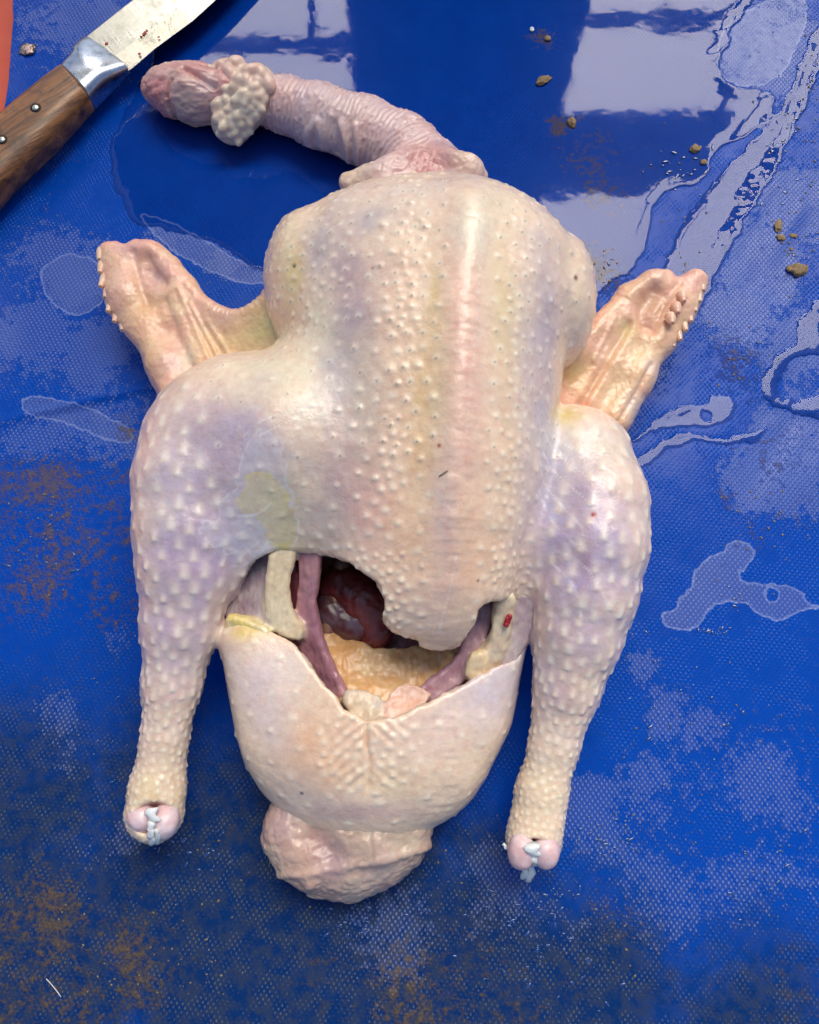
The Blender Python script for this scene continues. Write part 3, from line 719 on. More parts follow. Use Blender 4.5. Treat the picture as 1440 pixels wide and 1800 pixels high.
for pts in [[(468,770),(520,752),(575,738)],[(470,790),(540,760),(590,750)],[(385,955),(420,962),(450,945)],[(400,985),(440,972),(470,940)],[(418,908),(450,905),(478,890)],[(500,960),(520,935),(524,905)],
            [(960,770),(1010,820),(1062,868)],[(955,800),(1000,850),(1050,905)],[(950,830),(985,880),(1020,930)],[(968,760),(1030,800),(1080,840)],[(950,860),(975,915),(1010,960)],[(985,790),(1050,850),(1075,900)],[(980,965),(1030,1000),(1070,1060)],[(975,985),(1010,1030),(1025,1080)],
            [(772,1110),(790,1040),(800,990)],[(835,360),(836,480),(826,640),(812,800)],[(420,560),(500,590),(560,640)],[(660,1000),(620,968),(560,958)]]:
    bc = stroke(bc, pts, .078, 1.9, PALE, .85)
# small blood specks and dark quill stubs in the skin
for (px, py, r, cl) in [(1044,905,4.5,(.30,.01,.02)),(772,783,3,(.42,.03,.03)),(840,1020,2,(.1,.06,.05)),(585,995,2,(.1,.07,.05)),(517,467,3,(.12,.08,.04)),(1012,488,4,(.24,.08,.05)),(655,470,2,(.12,.1,.1)),(530,1395,3,(.08,.08,.12))]:
    o = body_pick(px, py); g = np.exp(-(((bv2 - o) ** 2).sum(1)) / (M(r, py, o[2]) ** 2))[:, None]; g = np.clip(g * 1.6, 0, 1)
    bc = bc * (1 - g) + np.array(cl) * g
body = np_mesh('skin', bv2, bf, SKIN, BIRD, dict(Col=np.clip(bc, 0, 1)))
print('body done', time.time() - T0)

# ------------------------------------------------------------------ generic lumpy parts
def field_part(name, fn, pts, h, mat, parent, colfn, lump=(0, 1), fine=(0, 1), pad=.006, coarse=4, post=None):
    pts = np.array(pts); lo = pts.min(0) - pad; hi = pts.max(0) + pad
    v, f = surface_net(fn, lo, hi, h, coarse); v = snap(fn, v, 1); n = vnormals(v, f)
    dd = vnoise(v, lump[1], 101, 3) * lump[0] + vnoise(v, fine[1], 103, 2) * fine[0]
    if post: dd = dd + post(v, n)
    v2 = v + n * dd[:, None]
    o = np_mesh(name, v2, f, mat, parent, dict(Col=np.clip(colfn(v2, n), 0, 1)))
    return o
def tint(base, alt, sc, seed=1, amp=.09):
    def g(v, n):
        a = vnoise(v, sc, seed, 3); k = sstep(-.35, .45, a)[:, None]
        return (np.array(base) * (1 - k) + np.array(alt) * k) * (1 + amp * vnoise(v, sc * 5, seed + 7, 2))[:, None]
    return g
def px_chain(seq):                          # (px, py, z, half width px)
    return [P(a, b, c) for a, b, c, r in seq], [M(r, b, c) for a, b, c, r in seq]
def strand(name, seq, mat, parent, colr, alt, lump=.0006, sc=160, flat=None, k=.006, h=.0008):
    pts, rs = px_chain(seq)
    fn = lambda p: chain(p, pts, rs, k)
    lo, hi = box_of(pts, rs, .001)
    return field_part(name, fn, [lo, hi], h, mat, parent, tint(colr, alt, 120), (lump, sc), (lump * .3, sc * 3))

# ------------------------------------------------------------------ inside the opening
def tissue(name, strands, mat, k=.0042, lump=.0005):
    ch = [px_chain(s_[0]) for s_ in strands]
    lo, hi = box_of([q for c in ch for q in c[0]], [q for c in ch for q in c[1]], .001)
    def fn(p):
        d = None
        for c in ch:
            e = chain(p, *c, k=.006); d = e if d is None else smin(d, e, k)
        return d
    def colf(v, n):
        D = np.stack([chain(v, *c, k=.006) for c in ch], 1) + vnoise(v, 180, 151, 3)[:, None] * A(*[(-1) ** i for i in range(len(ch))]) * .0012
        W = np.exp(-(D - D.min(1, keepdims=True)) / .0011); W /= W.sum(1, keepdims=True)
        c = sum(W[:, i:i + 1] * tint(s_[1], s_[2], 130, 3 + i)(v, n) for i, s_ in enumerate(strands))
        fib = vnoise(v * A(1, .18, 1), 900, 153, 2)[:, None]
        return c * (1 + .12 * fib)
    return field_part(name, fn, [lo, hi], .0007, mat, BIRD, colf, (lump, 170), (lump * .5, 520))
strand('lung', [(600,1030,.024,40),(645,1060,.026,42),(660,1110,.024,34)], MEAT, BIRD, (.24,.055,.05), (.15,.03,.03), .0014, 120)
strand('lung', [(585,1075,.024,34),(625,1100,.025,32)], MEAT, BIRD, (.20,.13,.16), (.12,.04,.05), .0012, 150)
strand('backbone', [(600,990,.030,15),(590,1060,.028,14),(575,1110,.027,14)], FAT, BIRD, (.30,.17,.10), (.22,.08,.07))
o_ = strand('blood_clot', [(895,1084,.0600,5),(890,1097,.0590,6)], MEAT, BIRD, (.42,.008,.02), (.30,.005,.015), .0008, 500, h=.0004)

def plane_frame(o3):
    a, b, c = [P(*q) for q in o3]; n = np.cross(b - a, c - a); n /= np.linalg.norm(n)
    if n[2] < 0: n = -n
    e1 = (b - a) / np.linalg.norm(b - a); e2 = np.cross(n, e1)
    def proj(pts):
        out = []
        for px, py in pts:
            r = ray(px, py); t = ((a - CAM) @ n) / (r @ n); q = CAM + r * t - a; out.append((q @ e1, q @ e2))
        return np.array(out)
    return a, n, e1, e2, proj
def slab(o3, pts, th, sm=1):
    a, n, e1, e2, proj = plane_frame(o3); T = Poly(smooth_poly(proj(pts), sm), .03)
    def fn(p, th=th):
        q = p - a; d2 = T(np.stack([q @ e1, q @ e2], 1)); h = np.abs(q @ n) - th
        rr = min(th * .8, .003)
        dd = np.stack([d2 + rr, h + rr], 1)
        return np.minimum(np.maximum(dd[:, 0], dd[:, 1]), 0) + np.linalg.norm(np.maximum(dd, 0), axis=1) - rr
    return fn
# the cut walls of the opening: flat sheets of muscle, membrane and gristle
def walls(sheets, hull, z0, z1, name='pelvic_muscle', mat=None, lump=(.0012, 70)):
    fs_ = [slab(o3, pts, th) for o3, pts, th, *_ in sheets]
    hp = [P(a, b, z) for a, b in hull for z in (z0, z1)]
    def fn(p):
        d = None
        for f in fs_:
            e = f(p); d = e if d is None else smin(d, e, .0035)
        return d
    def colf(v, n):
        D = np.stack([f(v) for f in fs_], 1) + vnoise(v, 180, 151, 3)[:, None] * A(*[(-1) ** i for i in range(len(fs_))]) * .0008
        W = np.exp(-(D - D.min(1, keepdims=True)) / .0007); W /= W.sum(1, keepdims=True)
        c = sum(W[:, i:i + 1] * tint(s_[3], s_[4], 110, 3 + i)(v, n) for i, s_ in enumerate(sheets))
        fib = vnoise(v * A(1, .16, 1), 900, 153, 3)[:, None]
        return c * (1 + .16 * fib)
    def post(v, n): return .0005 * vnoise(v * A(1, .3, 1), 420, 155, 2)
    return field_part(name, fn, hp, .0007, mat or MEAT, BIRD, colf, lump, (.0004, 260), post=post)
walls([
 (((430,1000,.044), (470,1000,.050), (430,1090,.044)), [(392,1092),(408,1030),(436,985),(480,950),(500,960),(486,1105),(440,1100)], .0022, (.34,.25,.29), (.50,.42,.42)),
 (((495,975,.059), (520,975,.058), (490,1090,.050)), [(474,958),(526,956),(516,1000),(508,1050),(518,1080),(536,1100),(530,1128),(505,1126),(470,1098),(464,1030)], .0042, (.78,.68,.48), (.70,.58,.40)),
 (((530,965,.056), (560,965,.060), (545,1110,.044)), [(530,935),(572,935),(560,1010),(556,1070),(566,1120),(590,1175),(622,1240),(622,1268),(590,1240),(548,1185),(516,1120),(524,1060)], .0030, (.50,.27,.28), (.38,.19,.23)),
 (((515,1000,.044), (530,1000,.044), (520,1070,.038)), [(505,940),(545,940),(538,1000),(530,1075),(505,1075)], .0022, (.20,.04,.05), (.28,.07,.08)),
 (((400,1090,.050), (450,1100,.052), (430,1120,.048)), [(396,1078),(425,1080),(458,1094),(488,1112),(440,1130),(396,1120)], .0040, (.72,.58,.22), (.76,.66,.42))],
 [(370,930),(640,930),(640,1290),(370,1290)], .030, .075)
walls([
 (((840,1080,.044), (850,1080,.044), (760,1200,.040)), [(834,1060),(874,1050),(858,1120),(838,1180),(800,1215),(745,1245),(690,1268),(700,1235),(744,1200),(800,1158),(820,1110)], .0034, (.46,.26,.30), (.56,.36,.38)),
 (((885,1060,.058), (900,1060,.057), (865,1140,.048)), [(872,1040),(908,1040),(900,1105),(884,1150),(850,1196),(826,1200),(836,1160),(862,1120)], .0036, (.74,.64,.46), (.64,.52,.38)),
 (((915,1060,.050), (930,1060,.050), (900,1140,.044)), [(900,1040),(944,1045),(936,1120),(900,1172),(862,1190),(884,1130)], .0026, (.40,.30,.34), (.52,.44,.42)),
 (((850,1060,.040), (860,1060,.040), (845,1120,.037)), [(840,1040),(876,1040),(862,1120),(836,1140)], .0020, (.22,.06,.08), (.30,.11,.12)),
 (((838,1160,.050), (850,1160,.050), (834,1185,.047)), [(822,1150),(850,1140),(858,1170),(842,1200),(815,1196)], .0034, (.80,.64,.42), (.72,.57,.36))],
 [(680,1030),(960,1030),(960,1285),(680,1285)], .028, .068)

walls([
 (((600,1130,.026), (780,1140,.026), (650,1240,.0375)), [(552,1120),(585,1108),(625,1126),(668,1150),(700,1140),(745,1138),(800,1128),(846,1130),(846,1170),(800,1200),(745,1230),(700,1262),(640,1275),(600,1250),(575,1190)], .0050, (.76,.45,.22), (.80,.58,.34)),
 (((612,1215,.045), (670,1220,.045), (640,1262,.049)), [(604,1222),(640,1212),(676,1226),(678,1262),(650,1282),(612,1272)], .0024, (.72,.58,.42), (.70,.62,.52)),
 (((690,1210,.045), (745,1215,.045), (700,1258,.049)), [(676,1226),(706,1200),(742,1204),(762,1228),(712,1274),(676,1276)], .0028, (.80,.50,.38), (.82,.60,.50))],
 [(540,1095),(860,1095),(860,1290),(540,1290)], .022, .058, 'fat_pad', FAT, (.0034, 95))
# ------------------------------------------------------------------ drumstick ends: cartilage knobs and cut tendons
CART = flesh('cartilage', mott=.06, rough=.34, coat=.22, sss=.3, bump=.2)
def knobs(a, b, c):
    for (px, py, z, rx, ry) in (a, b):
        o = P(px, py, z); r = A(M(rx, py, z), M(ry, py, z), M((rx + ry) / 2, py, z) * 1.0)
        fn = lambda p: ell(p, o, r)
        field_part('joint_knob', fn, [o - r, o + r], .0006, CART, BIRD, tint((.72,.50,.50), (.78,.64,.66), 140), (.0016, 75), coarse=3)
    for k, (px, py, z, qx, qy, qz, wd) in enumerate(c):
        p0, p1 = P(px, py, z), P(qx, qy, qz); r = M(wd, py, z)
        bm = bmesh.new(); ax = p1 - p0; L = np.linalg.norm(ax); ax = ax / L; sx = np.cross(ax, A(0, 0, 1)); sx /= np.linalg.norm(sx); sz = np.cross(sx, ax)
        rings = []
        for i in range(7):
            t = i / 6; wv = 1 + .25 * math.sin(9 * t + k); c_ = p0 + ax * L * t + sx * r * .35 * math.sin(5 * t + k) + sz * r * .3 * math.sin(4 * t)
            rings.append([bm.verts.new(c_ + sx * r * wv * math.cos(a_) + sz * r * .55 * math.sin(a_)) for a_ in [j * math.pi / 4 for j in range(8)]])
        for i in range(6):
            for j in range(8): bm.faces.new((rings[i][j], rings[i][(j + 1) % 8], rings[i + 1][(j + 1) % 8], rings[i + 1][j]))
        bm.faces.new(rings[0][::-1]); bm.faces.new(rings[-1])
        bmesh.ops.recalc_face_normals(bm, faces=bm.faces[:])
        bm_obj('tendon', bm, TENDON, BIRD)
tm = MT('tendon'); tm.set(Base_Color=tm.mix(tm.noise(300), (.78, .80, .80), (.66, .68, .66)), Roughness=.3, Subsurface_Weight=.3, Subsurface_Radius=(.003, .002, .002), Normal=tm.bump(tm.noise(900), .3, .0003)); TENDON = tm.m
knobs((247,1438,.0370,26,26), (291,1444,.0362,25,28), [(269,1420,.0445,270,1446,.044,10),(269,1446,.047,261,1474,.043,6),(267,1458,.046,266,1486,.038,6),(274,1458,.045,278,1484,.037,5)])
knobs((917,1494,.0380,25,30), (960,1497,.0380,25,30), [(938,1484,.046,938,1505,.042,13),(938,1502,.042,944,1520,.036,11),(922,1520,.030,921,1545,.022,7),(932,1520,.030,932,1550,.021,7),(892,1492,.034,884,1484,.034,3)])

# ------------------------------------------------------------------ tail
TC = P(608, 1488, .020)
def tailfn(p):
    d = ell(p, TC, A(M(128, 1488, .02), M(74, 1488, .02), .0185))
    d = smin(d, cone(p, P(500, 1470, .022), P(560, 1545, .014), M(34, 1470, .02), M(26, 1545, .014)), .012)
    d = smin(d, cone(p, P(690, 1470, .020), P(620, 1545, .013), M(46, 1470, .02), M(30, 1545, .014)), .014)
    d = smin(d, cone(p, P(520, 1420, .022), P(720, 1425, .022), M(30, 1420, .02), M(34, 1425, .02)), .02)
    d = smax(d, .0015 - p[:, 2], .003)
    return d
def tail_post(v, n):
    h = np.zeros(len(v))
    for (px, py, r, a) in [(560,1475,26,-.004),(585,1505,22,-.0035),(640,1462,60,.0015),(520,1500,26,.0015),(670,1500,30,.002),(600,1550,40,.0015),(700,1475,24,-.0022),(630,1520,30,-.001),(545,1555,14,.003)]:
        o = P(px, py, .036); h += a * np.exp(-((v[:, 0] - o[0]) ** 2 + (v[:, 1] - o[1]) ** 2) / M(r, py, .036) ** 2)
    q = np.abs(vnoise(v, 150, 111, 3)); h += .0006 * sstep(.0, .4, q) - .0003
    rg = P(600, 1520, .03); h += .0016 * np.exp(-((v[:, 1] - rg[1] - .18 * (v[:, 0] - rg[0])) / .0022) ** 2)
    return h
def tail_col(v, n):
    c = tint((.50, .34, .27), (.68, .52, .38), 60, 5)(v, n)
    for (px, py, r, cl, s) in [(562,1478,34,(.38,.16,.17),.9),(585,1512,30,(.36,.20,.27),.9),(500,1450,34,(.52,.36,.40),.5),(520,1540,50,(.70,.46,.36),.6),(620,1455,90,(.50,.42,.32),.5),(660,1540,60,(.44,.32,.32),.4),(715,1470,30,(.52,.46,.34),.5)]:
        o = P(px, py, .034); g = s * np.exp(-((v[:, 0] - o[0]) ** 2 + (v[:, 1] - o[1]) ** 2) / M(r, py, .034) ** 2)[:, None]
        c = c * (1 - g) + np.array(cl) * g
    return c
field_part('tail', tailfn, [TC - A(.056, .042, .024), TC + A(.056, .040, .026)], .0008, SKIN, BIRD, tail_col, (.0006, 90), (.0003, 500), post=tail_post)

# ------------------------------------------------------------------ neck
NK = px_chain([(735,400,.034,96),(752,322,.026,70),(708,264,.025,58),(640,230,.022,53),(560,203,.020,49),(500,184,.018,42),(462,176,.017,39)])
COLLAR = px_chain([(616,322,.044,18),(652,308,.048,16),(690,296,.052,13),(712,284,.052,8)])
COLLAR2 = px_chain([(790,276,.052,9),(806,288,.052,14),(826,300,.048,17),(846,316,.042,13)])
HOL = P(750, 292, .060)
def neckfn(p):
    d = chain(p, *NK, k=.008)
    d = smin(d, chain(p, *COLLAR, k=.008), .018); d = smin(d, chain(p, *COLLAR2, k=.008), .014)
    d = smax(d, -ell(p, HOL, A(.020, .014, .006)), .010)
    return smax(d, .001 - p[:, 2], .003)
nkl = NK
def neck_post(v, n):
    b, t, ax = axis_info(v, NK)
    # loose ringed skin: ridges that run round the neck, broken up
    s = t * 5.2 + .10 * vnoise(v, 120, 121, 2)
    along = np.cumsum([0] + [np.linalg.norm(NK[0][i + 1] - NK[0][i]) for i in range(len(NK[0]) - 1)]); sl = np.interp(t * (len(NK[0]) - 1), np.arange(len(NK[0])), along)
    ph = 2 * math.pi * (sl + .0018 * vnoise(v, 130, 122, 2)) / .0036
    dots = vnoise(v, 420, 123, 2)
    h = (.00050 * np.sin(ph) + .0009 * np.maximum(dots, 0)) * sstep(.1, .3, t)
    for pts, a, wd in [([(480,218),(520,210),(545,205),(556,203),(572,236)], .0024, 6),([(600,215),(612,250),(606,292)], .0026, 6),([(625,222),(628,255),(616,296)], .0020, 6),([(585,210),(592,250),(594,284)], -.0016, 7),([(565,205),(580,245),(586,275)], .0014, 5)]:
        best = np.zeros(len(v))
        for q in spline(pts, 24):
            o = P(q[0], q[1], .040); best = np.maximum(best, np.exp(-((v[:, 0] - o[0]) ** 2 + (v[:, 1] - o[1]) ** 2) / M(wd, q[1], .04) ** 2))
        h = h * (1 - best * .8) + a * best * (n[:, 2] > -.2)
    cl = sstep(P(720, 262, .04)[1], P(720, 290, .05)[1], v[:, 1]); h = h + cl * (.0012 * np.abs(vnoise(v, 230, 125, 2)) + .0012 * vnoise(v, 90, 126))
    return h
def neck_col(v, n):
    c = tint((.70, .47, .43), (.66, .48, .48), 80, 9)(v, n)
    for (px, py, r, cl, s) in [(620,300,46,(.76,.60,.42),.8),(820,290,40,(.74,.58,.44),.7),(748,290,40,(.46,.16,.15),1.0),(520,215,60,(.56,.50,.56),.6),(560,250,40,(.64,.55,.46),.6),(720,230,60,(.74,.52,.48),.5),(600,180,70,(.72,.56,.50),.5)]:
        o = P(px, py, .05); g = s * np.exp(-((v[:, 0] - o[0]) ** 2 + (v[:, 1] - o[1]) ** 2) / M(r, py, .05) ** 2)[:, None]
        c = c * (1 - g) + np.array(cl) * g
    return c * (1 + .14 * np.maximum(vnoise(v, 420, 123, 2), 0))[:, None]
lo, hi = box_of(NK[0], NK[1], .002); hi[1] = max(hi[1], .2)
neck = field_part('neck', neckfn, [lo, hi], .0008, SKIN, BIRD, neck_col, (.0005, 70), (.00015, 700), post=neck_post)
# curdled, cauliflower-like rag of skin at the end of the neck
RG = random.Random(5); RPOLY = [(362,128),(385,106),(405,104),(430,112),(486,133),(474,168),(462,205),(444,228),(432,250),(410,252),(386,238),(370,200),(378,172),(362,150)]
rp = np.array(RPOLY, float); lumps = []
for _ in range(4000):
    x, y = RG.uniform(360, 488), RG.uniform(104, 253)
    if poly2(np.array([[x, y]]), rp)[0] > -4: continue
    r = RG.uniform(5.5, 10) if y > 165 else RG.uniform(7, 13)
    if all((x - a) ** 2 + (y - b) ** 2 > (.78 * (r + c)) ** 2 for a, b, c, *_ in lumps):
        ctr = max(0, 1 - ((x - 420) / 70) ** 2 - ((y - 180) / 90) ** 2)
        lumps.append((x, y, r, .016 + .026 * ctr))
def ragbase(p):
    return smin(smin(cone(p, P(455,150,.026), P(405,140,.019), M(31,150,.02), M(22,140,.02)), cone(p, P(440,182,.024), P(412,222,.014), M(32,180,.02), M(22,215,.014)), .02), cone(p, P(396,138,.018), P(402,212,.014), M(20,140,.02), M(22,215,.014)), .02)
LP = []
for a, b, c, z in lumps:
    q = trace(ragbase, a, b)
    if abs(ragbase(q[None])[0]) < .002: LP.append((q, M(c, b, .02), RG.uniform(0, 3.1), RG.uniform(1.0, 1.7)))
def ragfn(p):
    d = ragbase(p)
    for c, r, a, e in LP:
        b = np.linalg.norm(p - c, axis=1); m = b < r * 3 + .004
        if not m.any(): continue
        rot = np.array([[math.cos(a), -math.sin(a), 0], [math.sin(a), math.cos(a), 0], [0, 0, 1.0]])
        d[m] = smin(d[m], ell(p[m], c, A(r * e, r, r * 1.15), rot), .0022)
    return smax(d, .001 - p[:, 2], .002)
def rag_col(v, n):
    o = P(425, 215, .03); k = sstep(.036, .006, np.linalg.norm(v[:, :2] - o[:2], axis=1))[:, None]
    c = tint((.78, .52, .42), (.80, .62, .48), 150, 13)(v, n) * (1 - k) + A(.84, .70, .53) * k
    o = P(392, 130, .03); g = np.exp(-((v[:, 0] - o[0]) ** 2 + (v[:, 1] - o[1]) ** 2) / .0085 ** 2)[:, None] * .7
    return c * (1 - g) + A(.72, .44, .38) * g
field_part('neck_skin_rag', ragfn, [A(P(352, 200, .04)[0], P(400, 258, .035)[1], 0), P(495, 96, .0) + A(0, 0, .05)], .0007, SKIN, BIRD, rag_col, (.0003, 200))
# cut end of the neck
STUB = px_chain([(392,168,.021,40),(340,164,.020,44),(295,158,.017,36),(274,156,.015,21)])
def stub_post(v, n):
    h = .0022 * vnoise(v * A(.6, 1.6, 1.2), 130, 131, 3)
    for pts, a, wd in [([(385,185),(340,190),(318,186),(300,172)], .0016, 3.4),([(375,150),(345,134),(325,124)], -.0034, 6),([(380,205),(335,206)], -.0024, 5),([(300,140),(290,160),(300,185)], -.0016, 5)]:
        for q in spline(pts, 24):
            o = P(q[0], q[1], .036); g = a * np.exp(-((v[:, 0] - o[0]) ** 2 + (v[:, 1] - o[1]) ** 2) / M(wd, q[1], .036) ** 2)
            h = np.where(np.abs(g) > np.abs(h), g, h)
    return h
def stub_col(v, n):
    c = tint((.60, .30, .28), (.66, .42, .36), 130, 15)(v, n)
    for (px, py, r, cl, s) in [(270,150,22,(.62,.22,.22),.7),(340,130,24,(.60,.26,.24),.7),(320,180,40,(.46,.40,.34),.6),(345,206,26,(.34,.26,.26),.7),(350,160,24,(.66,.46,.42),.6),(365,150,14,(.62,.52,.54),.5)]:
        o = P(px, py, .034); g = s * np.exp(-((v[:, 0] - o[0]) ** 2 + (v[:, 1] - o[1]) ** 2) / M(r, py, .034) ** 2)[:, None]
        c = c * (1 - g) + np.array(cl) * g
    return c
lo, hi = box_of(STUB[0], STUB[1], .003)
field_part('neck_stub', lambda p: smax(chain(p, *STUB, k=.01), .001 - p[:, 2], .003), [lo, hi], .0007, MEAT, BIRD, stub_col, (.0004, 300), (.0002, 900), post=stub_post)

# ------------------------------------------------------------------ wings
def wing(tag_, plane_pts, web, hand, bones, wr, valleys, cols, quills, bbox, label):
    sw = slab(plane_pts, web, .0024); sh = slab(plane_pts, hand, .0052)
    bn_ = [(px_chain(b)) for b in bones]
    def fn(p):
        d = smin(sw(p), sh(p), .006)
        for b in bn_: d = smin(d, chain(p, *b, k=.008), .009)
        return smax(d, .001 - p[:, 2], .002)
    def post(v, n):
        h = .0005 * vnoise(v, 200, 141, 3)
        for pts, a, wd, z in valleys:
            best = np.zeros(len(v))
            for q in spline(pts, 30):
                o = P(q[0], q[1], z); best = np.maximum(best, np.exp(-((v[:, 0] - o[0]) ** 2 + (v[:, 1] - o[1]) ** 2) / M(wd, q[1], z) ** 2))
            h = h + a * best * (n[:, 2] > -.1)
        sp = spline(wr, 10); o3 = np.array([P(q[0], q[1], .035) for q in sp]); L = np.concatenate([[0], np.cumsum(np.linalg.norm(np.diff(o3, axis=0), axis=1))])
        d2 = ((v[:, None, :2] - o3[None, :, :2]) ** 2).sum(2); k = d2.argmin(1); dm = np.sqrt(d2.min(1))
        h = h + .00022 * np.sin(2 * math.pi * L[k] / .0027 + 1.5 * vnoise(v, 150, 142)) * sstep(.007, .002, dm)
        return h
    def colf(v, n):
        c = tint((.85, .56, .37), (.85, .48, .36), 100, 17)(v, n)
        for (px, py, r, cl, s, z) in cols:
            o = P(px, py, z); g = s * np.exp(-((v[:, 0] - o[0]) ** 2 + (v[:, 1] - o[1]) ** 2) / M(r, py, z) ** 2 * (1 + .5 * vnoise(v, 120, 145, 2)))[:, None]
            g = np.clip(g, 0, 1); c = c * (1 - g) + np.array(cl) * g
        return c * (1 + .07 * vnoise(v, 300, 143, 3))[:, None]
    w_ = field_part('wing', fn, bbox, .0007, SKIN, BIRD, colf, (.0004, 110), (.00018, 800), post=post)
    w_['label'] = label
    for (px, py, z, dx, dy, L) in quills:
        o = P(px, py, z); o = o + A(.0006 * np.sign(dx), 0, .0025); e = P(px + dx, py + dy, z + .0045) - o; e /= np.linalg.norm(e)
        r0 = M(7.5, py, z); Lm = M(L * 1.7, py, z)
        def qf(p):
            ax = (p - o) @ e; rad = np.linalg.norm(p - o - ax[:, None] * e, axis=1)
            d = smax(rad - np.interp(ax, [-.003, 0, Lm * .6, Lm], [r0 * 1.3, r0 * 1.15, r0 * .75, r0 * .5]), np.maximum(ax - Lm, -.004 - ax), .0006)
            return smax(d, -(np.linalg.norm(p - (o + e * Lm), axis=1) - r0 * .34), .0004)
        bb = [o - .005 - np.abs(e) * Lm, o + .005 + np.abs(e) * Lm]
        field_part('quill_follicle', qf, bb, .0004, SKIN, w_, tint((.82,.58,.42), (.80,.46,.34), 300), coarse=3, pad=.001)
    return w_
wing('l', [(215,500,.028), (420,600,.040), (320,700,.026)],
     [(300,450),(330,490),(362,534),(410,556),(450,542),(478,510),(520,560),(480,640),(400,680),(330,740),(290,700),(250,615),(240,560),(260,500)],
     [(182,432),(204,428),(222,442),(245,460),(290,470),(312,500),(300,560),(270,590),(236,590),(206,562),(192,530),(186,495),(178,462)],
     [[(240,436,.036,15),(268,446,.036,17),(298,470,.034,14)], [(205,455,.030,20),(225,520,.030,30),(248,570,.029,26)], [(262,580,.030,26),(292,640,.030,30),(325,720,.030,34)], [(300,500,.034,20),(318,560,.034,17),(352,640,.032,19),(380,690,.030,22)], [(285,465,.034,14),(330,510,.034,12),(372,550,.036,10),(415,562,.038,9),(452,548,.042,10),(480,515,.046,14)]],
     [(330,500),(375,548),(412,560),(455,545),(480,510)],
     [([(262,465),(275,490),(290,505)], -.004, 13, .036), ([(238,450),(245,490),(262,540)], -.0016, 7, .036), ([(295,540),(318,600),(345,660)], -.0018, 9, .034), ([(340,545),(390,640)], .0012, 5, .034), ([(370,575),(420,650)], .001, 5, .034), ([(320,520),(350,590),(375,650)], .0012, 5, .034)],
     [(230,440,26,(.76,.44,.40),.6,.034),(280,490,26,(.60,.40,.36),.7,.034),(215,520,34,(.76,.46,.40),.5,.03),(265,560,34,(.72,.48,.22),.5,.03),(270,640,40,(.76,.50,.28),.7,.03),(312,650,24,(.58,.42,.44),.5,.03),(340,640,20,(.76,.64,.48),.7,.03),(395,610,40,(.72,.54,.20),.55,.034),(400,560,40,(.74,.48,.42),.6,.036),(470,590,50,(.62,.56,.26),.8,.04),(500,570,40,(.60,.56,.26),.7,.04),(325,560,18,(.74,.60,.36),.5,.03)],
     [(182,452,.030,-9,8,8),(184,474,.030,-9,6,9),(188,496,.030,-10,5,12),(194,518,.030,-10,6,9),(200,540,.029,-10,7,11),(210,560,.028,-10,7,9),(222,576,.027,-8,7,8),(252,612,.027,-8,3,4)],
     [P(165, 760, .0), P(540, 415, .0) + A(0, 0, .062)], 'wing folded out at the side with the cut knife lying above it')
wing('r', [(1190,560,.030), (1010,640,.038), (1080,740,.026)],
     [(985,640),(1000,615),(1042,580),(1080,532),(1112,505),(1160,520),(1200,560),(1165,618),(1145,640),(1135,680),(1112,724),(1086,766),(1050,745),(990,720),(960,690)],
     [(1110,506),(1140,492),(1180,505),(1204,488),(1222,480),(1236,490),(1230,515),(1214,548),(1200,576),(1180,602),(1160,618),(1125,610),(1095,570),(1092,530)],
     [[(1172,485,.038,11),(1148,497,.037,17),(1112,520,.034,15)], [(1218,498,.032,18),(1190,540,.032,26),(1158,592,.030,28)], [(1150,605,.030,22),(1118,660,.030,28),(1078,735,.028,30)], [(1110,570,.034,18),(1072,640,.033,18),(1030,705,.031,20)], [(1100,520,.035,14),(1060,568,.036,13),(1015,615,.040,13),(985,640,.042,16)]],
     [(1095,525),(1060,570),(1015,615),(985,640)],
     [([(1148,520),(1128,548),(1135,575)], -.0042, 14, .038), ([(1100,580),(1062,645),(1020,715)], -.002, 8, .034), ([(1190,505),(1165,540),(1145,590)], -.0012, 6, .036), ([(1140,650),(1110,705),(1080,755)], -.0016, 5, .032), ([(1075,570),(1040,640)], .0012, 5, .035)],
     [(1215,495,24,(.74,.38,.34),.7,.034),(1135,545,30,(.60,.38,.26),.7,.034),(1170,580,30,(.70,.44,.24),.6,.03),(1120,640,34,(.76,.56,.30),.7,.03),(1080,690,34,(.78,.60,.36),.6,.03),(1115,720,22,(.72,.60,.54),.7,.03),(1060,600,40,(.72,.46,.32),.6,.036),(1005,660,36,(.68,.46,.16),.7,.036),(1100,590,20,(.74,.60,.26),.6,.034),(1150,500,20,(.76,.52,.42),.5,.036),(1140,655,16,(.74,.62,.56),.6,.03)],
     [(1228,506,.033,9,6,9),(1222,524,.033,9,7,10),(1214,541,.033,9,7,10),(1206,557,.033,9,8,11),(1197,573,.033,9,8,11),(1187,589,.032,9,9,11),(1176,602,.031,8,9,10),(1163,615,.030,8,9,8),(1150,628,.029,8,9,6),(1196,528,.042,8,7,6),(1186,548,.042,8,7,6),(1176,566,.042,8,7,6)],
     [P(945, 790, .0), P(1255, 465, .0) + A(0, 0, .058)], 'wing folded out with a row of open quill follicles')

